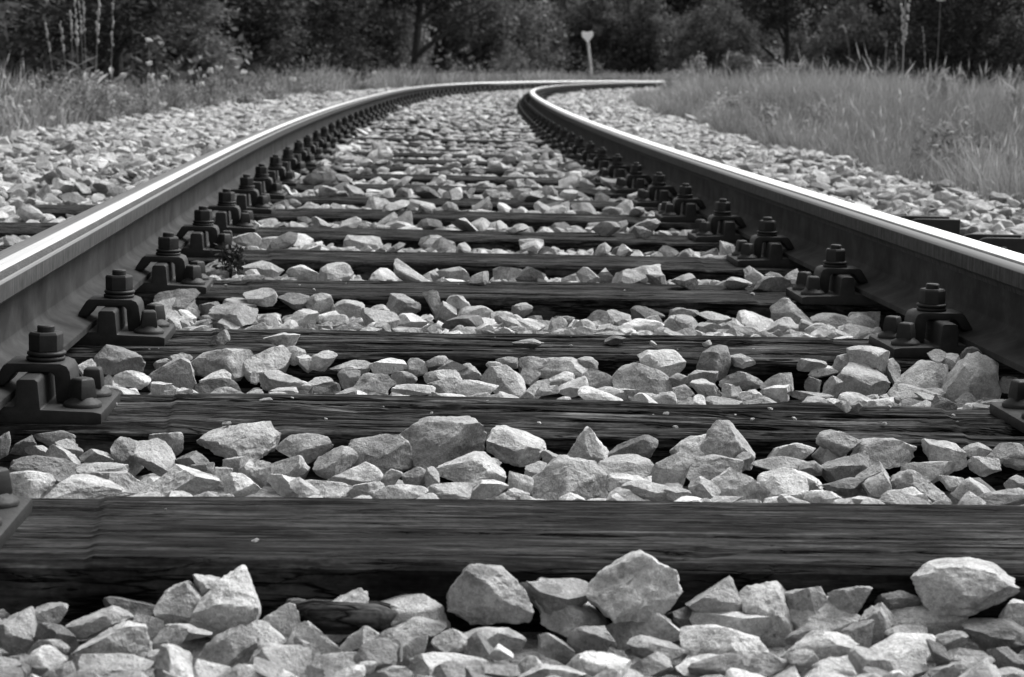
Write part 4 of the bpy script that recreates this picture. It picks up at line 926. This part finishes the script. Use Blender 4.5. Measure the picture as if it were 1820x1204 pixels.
for k in range(130):
    q = _g.uniform(0, len(PATH)-1.01); i = int(q); p = PATH[i]+(PATH[i+1]-PATH[i])*(q-i)+_g.normal(0, 1, 2)*[.8, 1.6]; sc = np.interp(p[1], [22, 40, 80], [.55, .8, 1.1])
    _sp.append((p[0]-.5, p[1], _g.uniform(.7, 1.6)*sc, _g.uniform(1.2, 3.6)*sc, sc))
_sp += [(-5.3, 17.6, .9, 1.5, .5), (-4.75, 19.2, .8, 1.3, .5), (-5.9, 19.0, 1.0, 1.7, .5), (-4.3, 20.5, .7, 1.1, .5), (-3.9, 23.0, .7, 1.0, .5), (-4.4, 26.0, .9, 1.2, .5), (-4.6, 29.0, .9, 1.1, .55)]
mass('thicket', _sp, M_LEAFM, 'tangled grey thicket filling the gaps along the edge of the wood', 'thicket', .085, 120, 14)
_sp = []
for k in range(150):
    y = _g.uniform(9, 45); x = np.interp(y, SS, TX)+2.5+abs(_g.normal(0, 1))*y*.12; _sp.append((x, y, _g.uniform(.08, .3), _g.uniform(.22, .5), .5))
for k in range(110):
    y = 10+22*_g.random()**1.5; x = np.interp(y, SS, TX)-2.75-abs(_g.normal(0, .6)); _sp.append((x, y, _g.uniform(.1, .3), _g.uniform(.18, .55), .5))
for k in range(120):
    q = 22+52*_g.random(); o = -3.3-abs(_g.normal(0, 1.1)); x, y, _ = track(q, o); h = _g.uniform(.15, .5)*(1+1.5*(_g.random() < .2)); _sp.append((float(x), float(y), h*_g.uniform(.5, 1.1), h, .6))
mass('verge_herbs', _sp, M_WEED, 'broad leaved herbs scattered through the grass on both sides', 'herbs', .021, 80, 12, (.7, .85, 1.0, 1.2, 1.4))

# ------------------------------------------------------------------ stalks and flowers
def tube(bm, pts, r0, r1, n=5):
    rings = []
    for k, p in enumerate(pts):
        t = k/(len(pts)-1); d = (pts[min(k+1, len(pts)-1)]-pts[max(k-1, 0)]).normalized(); a = d.orthogonal().normalized(); b = d.cross(a); r = r0+(r1-r0)*t
        rings.append([bm.verts.new(p+(a*math.cos(6.2832*q/n)+b*math.sin(6.2832*q/n))*r) for q in range(n)])
    for x_, y_ in zip(rings, rings[1:]):
        for q in range(n): bm.faces.new((x_[q], x_[(q+1) % n], y_[(q+1) % n], y_[q]))
    bm.faces.new(rings[-1]); bm.faces.new(rings[0][::-1])
def tone_attr(me, v):
    a = me.attributes.new('tone', 'FLOAT', 'POINT'); a.data.foreach_set('value', np.full(len(me.vertices), v, np.float32)); return me
def plant(name, bx, dist, ytop, xtop, label, cat, group, kind, r=.004, headlen=.2, headw=.012, tone=1.0, stem_tone=.6):
    top = at_dist(xtop, ytop, dist); s, o = to_track(top[0], top[1]); base = at_dist(bx, ytop, dist); base[2] = float(ground_z(s, o)[0])
    B, T = Vector(base), Vector(top); root = link(name, None); root.location = B; T = T-B; rr = random.Random(int(bx*10+ytop))
    pts = [Vector((T.x*(t**1.6), T.y*t, T.z*(t if kind != 'droop' else math.sin(t*1.75)/math.sin(1.75)))) for t in np.linspace(0, 1, 9)]
    bm = bmesh.new(); tube(bm, pts, r, r*.5)
    for k in range(3):                            # a few narrow stem leaves
        t = rr.uniform(.1, .5); p = T*t; a = rr.uniform(0, 6.28); L = T.z*.16; q = Vector((math.cos(a)*L, math.sin(a)*L, L*.5)); sd = Vector((-math.sin(a), math.cos(a), 0))*L*.12
        v = [bm.verts.new(p), bm.verts.new(p+q*.5+sd+Vector((0, 0, .1*L))), bm.verts.new(p+q), bm.verts.new(p+q*.5-sd+Vector((0, 0, .1*L)))]; bm.faces.new(v)
    link('stem', tone_attr(bm_mesh('stem', bm, M_STALK), stem_tone), root)
    bm = bmesh.new()
    def lump(c, sx, sz):
        mt = Matrix.Translation(c)@Matrix.Rotation(rr.uniform(0, 3), 4, 'Z')@Matrix.Diagonal((sx*rr.uniform(.7, 1.3), sx*rr.uniform(.7, 1.3), sz*rr.uniform(.7, 1.3), 1)); bmesh.ops.create_icosphere(bm, subdivisions=1, radius=1, matrix=mt)
    if kind == 'flower':                          # flat umbel of small florets
        for k in range(16): a = rr.uniform(0, 6.28); q = math.sqrt(rr.random())*headw; lump(T+Vector((math.cos(a)*q, math.sin(a)*q, rr.uniform(-.5, .5)*headw)), headw*.36, headw*.34)
        link('blossom', tone_attr(bm_mesh('blossom', bm, M_PETAL), tone), root)
    else:
        fork = 2 if kind == 'fork' else 1
        for f in range(fork):
            for k in range(26):
                t = 1-headlen*rr.random(); p = Vector((T.x*t**1.6, T.y*t, T.z*(t if kind != 'droop' else math.sin(t*1.75)/math.sin(1.75))))
                if fork == 2: p.x += (f-.5)*.06*((t-(1-headlen))/headlen)+(f-.5)*.01
                lump(p+Vector((rr.uniform(-1, 1), rr.uniform(-1, 1), 0))*headw*.6, headw*.55, headw*1.1)
        link('seed_head', tone_attr(bm_mesh('seed_head', bm, M_STALK), tone), root)
    tag(root, label, cat, group)
GS, GF = 'tall dry grass stalks in the verges', 'white flower heads in the left verge'
plant('grass_stalk', 100, 15.5, 37, 80, 'leftmost dry stalk in the left verge, leaning left', 'grass stalk', GS, 'spike', .004, .30, .012, .9)
plant('grass_stalk', 122, 16, 40, 107, 'bent dry stalk second from the left edge', 'grass stalk', GS, 'spike', .004, .34, .014, .8)
plant('grass_stalk', 130, 15.5, 20, 126, 'short pale spike third from the left edge', 'grass stalk', GS, 'spike', .0035, .26, .013, .95)
plant('grass_stalk', 140, 15, -6, 133, 'thick pale spike left of the pair of thin ones', 'grass stalk', GS, 'spike', .004, .36, .016, 1.0)
plant('grass_stalk', 150, 15.3, -10, 140, 'thin pale spike, left one of a close pair', 'grass stalk', GS, 'spike', .0035, .3, .012, .9)
plant('grass_stalk', 154, 15.7, -12, 147, 'thin pale spike, right one of a close pair', 'grass stalk', GS, 'spike', .0035, .28, .012, .9)
plant('grass_stalk', 168, 15.2, -25, 177, 'tall pale spike in front of the bare young trunk', 'grass stalk', GS, 'spike', .005, .4, .017, 1.05)
plant('grass_stalk', 196, 15.8, -22, 202, 'tall pale spike right of the bare young trunk', 'grass stalk', GS, 'spike', .004, .42, .014, .85)
plant('grass_stalk', 1520, 22, 50, 1492, 'drooping dry stalk on the right meadow crest', 'grass stalk', GS, 'droop', .004, .3, .014, .75)
plant('grass_stalk', 1612, 17, -12, 1610, 'tallest forked dry stalk on the right meadow', 'grass stalk', GS, 'fork', .007, .34, .017, 1.1, 1.0)
plant('grass_stalk', 1574, 20, 72, 1576, 'thin upright stalk left of the forked one', 'grass stalk', GS, 'spike', .003, .3, .010, .55)
plant('grass_stalk', 1606, 20, 75, 1591, 'thin leaning stalk just left of the forked one', 'grass stalk', GS, 'spike', .003, .3, .010, .6)
plant('grass_stalk', 1656, 19, 47, 1640, 'thin curved stalk right of the forked one', 'grass stalk', GS, 'spike', .003, .4, .011, .6)
plant('grass_stalk', 1800, 13, 118, 1812, 'leafy stalk at the right edge of the frame', 'grass stalk', GS, 'spike', .005, .5, .02, .7)
plant('white_flower', 1672, 15, -2, 1672, 'bright flower head cut by the top of the frame above the meadow', 'flower', None, 'flower', .003, .1, .03, 1.0)
FL = [(27, 161, 13), (38, 157, 13.5), (56, 153, 13), (93, 165, 13.3), (48, 182, 12.6), (15, 174, 12.8), (33, 191, 12.4), (45, 195, 12.6), (93, 211, 12.4), (200, 182, 14), (219, 134, 15), (222, 168, 14.5), (265, 72, 15.5), (265, 113, 15.5), (268, 135, 16), (292, 138, 16), (290, 185, 14.2), (200, 155, 14.8), (356, 150, 18), (374, 126, 18.5), (390, 122, 18.8), (432, 128, 20), (520, 141, 23), (664, 130, 30)]
FL.sort()
ORDF = ['first', 'second', 'third', 'fourth', 'fifth', 'sixth', 'seventh', 'eighth', 'ninth', 'tenth', 'eleventh', 'twelfth', 'thirteenth', 'fourteenth', 'fifteenth', 'sixteenth', 'seventeenth', 'eighteenth', 'nineteenth', 'twentieth', 'twenty-first', 'twenty-second', 'twenty-third', 'rightmost']
for k, (px, py, d) in enumerate(FL):
    plant('white_flower', px+random.uniform(-6, 6), d, py, px, 'white flower head in the left verge, %s counted from the left' % ORDF[k], 'flower', GF, 'flower', .0025, .1, .021*d/13 if d < 17 else .034, 1.0)
FR = [(1717, 191, 10.5, 'upper right'), (1680, 220, 10, 'upper left'), (1662, 260, 9.3, 'lowest large'), (1691, 236, 9.6, 'middle'), (1700, 298, 8.6, 'ballast side'), (1432, 216, 12, 'leftmost')]
for px, py, d, w in FR: plant('white_flower', px, d, py, px, '%s small white flower in the right meadow grass' % w, 'flower', 'white flowers in the right meadow', 'flower', .002, .1, .012, .9)

g = np.random.default_rng(515); V, F, t = leaf_cloud(g, np.array([0, 0, .035]), np.array([.022, .022, .042]), 26, 7, .007, .003, 5); _c = hit(410, 492, -.01)
_w = link('withered_weed', None); _w.location = tuple(_c); bm = bmesh.new()
for k in range(4): tube(bm, [Vector((0, 0, -.03)), Vector((.004*math.cos(k*1.7), .004*math.sin(k*1.7), .03)), Vector((.014*math.cos(k*1.7), .014*math.sin(k*1.7), .06))], .0016, .0008, 4)
link('stem', tone_attr(bm_mesh('stem', bm, M_LEAFD), .5), _w); link('foliage', mesh_np('foliage', V, [F], smooth=False, attr={'tone': t*.7}, mats=[M_LEAFD]), _w)
tag(_w, 'small dark withered weed between the sleepers near the left rail', 'weed')
WEEDK = []
for q in range(5):
    g = np.random.default_rng(300+q); V, F, t = leaf_cloud(g, np.array([0, 0, .5]), np.array([.34, .34, .52]), 46, 14, .035, .03, 60+q); V2, F2, t2 = leaf_cloud(g, np.array([0, 0, .2]), np.array([.42, .42, .24]), 36, 14, .042, .02, 80+q)
    bm = bmesh.new()
    for k in range(7): a = g.uniform(0, 6.28); e = g.uniform(.05, .3); tube(bm, [Vector((math.cos(a)*e*t_, math.sin(a)*e*t_, g.uniform(.7, 1.0)*t_)) for t_ in (0, .4, .75, 1.0)], .010, .004, 4)
    WEEDK.append((tone_attr(bm_mesh('stem', bm, M_WEED), .8), mesh_np('foliage', np.concatenate([V, V2]), [np.concatenate([F, F2+len(V)])], smooth=False, attr={'tone': np.concatenate([t, t2])*1.1}, mats=[M_WEED])))
WEEDS = [  # base px, top y px, distance, width, label
 (112, 132, 14.0, .30, 'leafy weed clump under the leftmost dry stalks'), (150, 118, 14.6, .34, 'tall leafy weed clump among the dry stalks in the left verge'), (185, 138, 14.4, .26, 'leafy weed clump at the foot of the bare young trunk'),
 (40, 172, 12.8, .34, 'low weed clump at the left frame edge'), (222, 138, 15.2, .30, 'leafy weed clump right of the bare young trunk'), (262, 150, 15.4, .28, 'low leafy weed clump left of the gap in the verge'),
 (318, 132, 17.5, .24, 'narrow weed clump with a pale flower beside it'), (378, 124, 18.5, .26, 'upright weed with a pale knobbly top in the left verge'), (440, 142, 20, .4, 'broad weed clump right of the upright weed'),
 (490, 142, 22, .4, 'broad low weed clump in the middle of the left verge'), (570, 138, 27, .45, 'far weed clump beside the left rail curve'), (650, 136, 33, .5, 'farthest weed clump by the left rail curve'),
 (1245, 82, 40, .55, 'pointed weed at the left end of the right meadow'), (1348, 98, 24, .26, 'narrow upright weed on the right meadow, left of a pair'), (1392, 86, 24, .30, 'tall branching weed on the right meadow, right of a pair'),
 (1372, 118, 22, .24, 'round pale weed between two upright ones'), (1655, 103, 17, .22, 'leafy weed right of the forked stalk'), (1682, 108, 17, .18, 'slim leafy weed in a row of three on the meadow crest'), (1710, 102, 17, .24, 'tallest leafy weed at the right end of the row of three'),
 (1196, 116, 44, .6, 'low weed hiding the end of the far rail'), (1222, 104, 42, .6, 'bushy weed just right of the end of the far rail'),
 (1806, 122, 13.5, .22, 'pale leafy weed cut by the right frame edge'), (1372, 172, 13.5, .3, 'dark leafy weed beside the ballast under the upright pair')]
for k, (bx, yt, d, wd, lab) in enumerate(WEEDS):
    tp = at_dist(bx, yt, d); s_, o_ = to_track(tp[0], tp[1]); z = float(ground_z(s_, o_)[0]); h = tp[2]-z; sm, fm = WEEDK[k % 5]
    r = link('leafy_weed', None); r.location = (tp[0], tp[1], z); r.scale = (wd*1.3, wd*1.3, h); r.rotation_euler = (0, 0, k*1.3); link('stem', sm, r); link('foliage', fm, r); tag(r, lab, 'weed', 'leafy weeds in the verges')

# ------------------------------------------------------------------ marker post and fence
def marker():
    d = 74.0; top = at_dist(1044, 68, d); foot = at_dist(1053, 146, d); root = link('marker_post', None); root.location = tuple(foot)
    T = Vector(top-foot); bm = bmesh.new(); tube(bm, [Vector((0, 0, -.3)), T*.35, T*.7, T], .055, .05, 10); link('post', bm_mesh('post', bm, M_POST, 50), root)
    bm = bmesh.new(); w, h = .215, .45
    pts = [(0, -h*.52), (w*.55, -h*.22), (w*.98, .02), (w, h*.30), (w*.97, h*.46), (w*.7, h*.48), (w*.3, h*.43), (0, h*.37)]; pts = pts+[(-x, z) for x, z in pts[1:-1]][::-1]
    extrude_profile(bm, pts, -.012, .012); bevel_all(bm, .004, 1, 60); me = bm_mesh('sign_plate', bm, M_WHITE, 40); o = link('sign_plate', me, root); o.location = T+Vector((0, -.07, .05)); o.rotation_euler = (-.3, -.06, 0)
    tag(root, 'white heart shaped sign on a leaning grey post beyond the bend', 'sign')
marker()
def fence():
    d = 72.0; root = link('low_fence', None); a = at_dist(1272, 118, d); b = at_dist(1425, 118, d); root.location = (a[0], a[1], 0)
    L = b[0]-a[0]
    for z in (.80, .66):
        bm = bmesh.new(); extrude_profile(bm, [(0, z-.035), (L, z-.035+.02), (L, z+.035+.02), (0, z+.035)], -.02, .02); bevel_all(bm, .006, 1, 40); link('fence_rail', bm_mesh('fence_rail', bm, M_FENCE), root)
    for k in range(3):
        x = L*(.1+.4*k); bm = bmesh.new(); extrude_profile(bm, [(x-.05, -.3), (x+.05, -.3), (x+.05, .86), (x, .9), (x-.05, .86)], .022, .12); bevel_all(bm, .006, 1, 40); link('fence_post', bm_mesh('fence_post', bm, M_FENCE), root)
    tag(root, 'low pale two rail fence in front of the dark wood', 'fence')
fence()
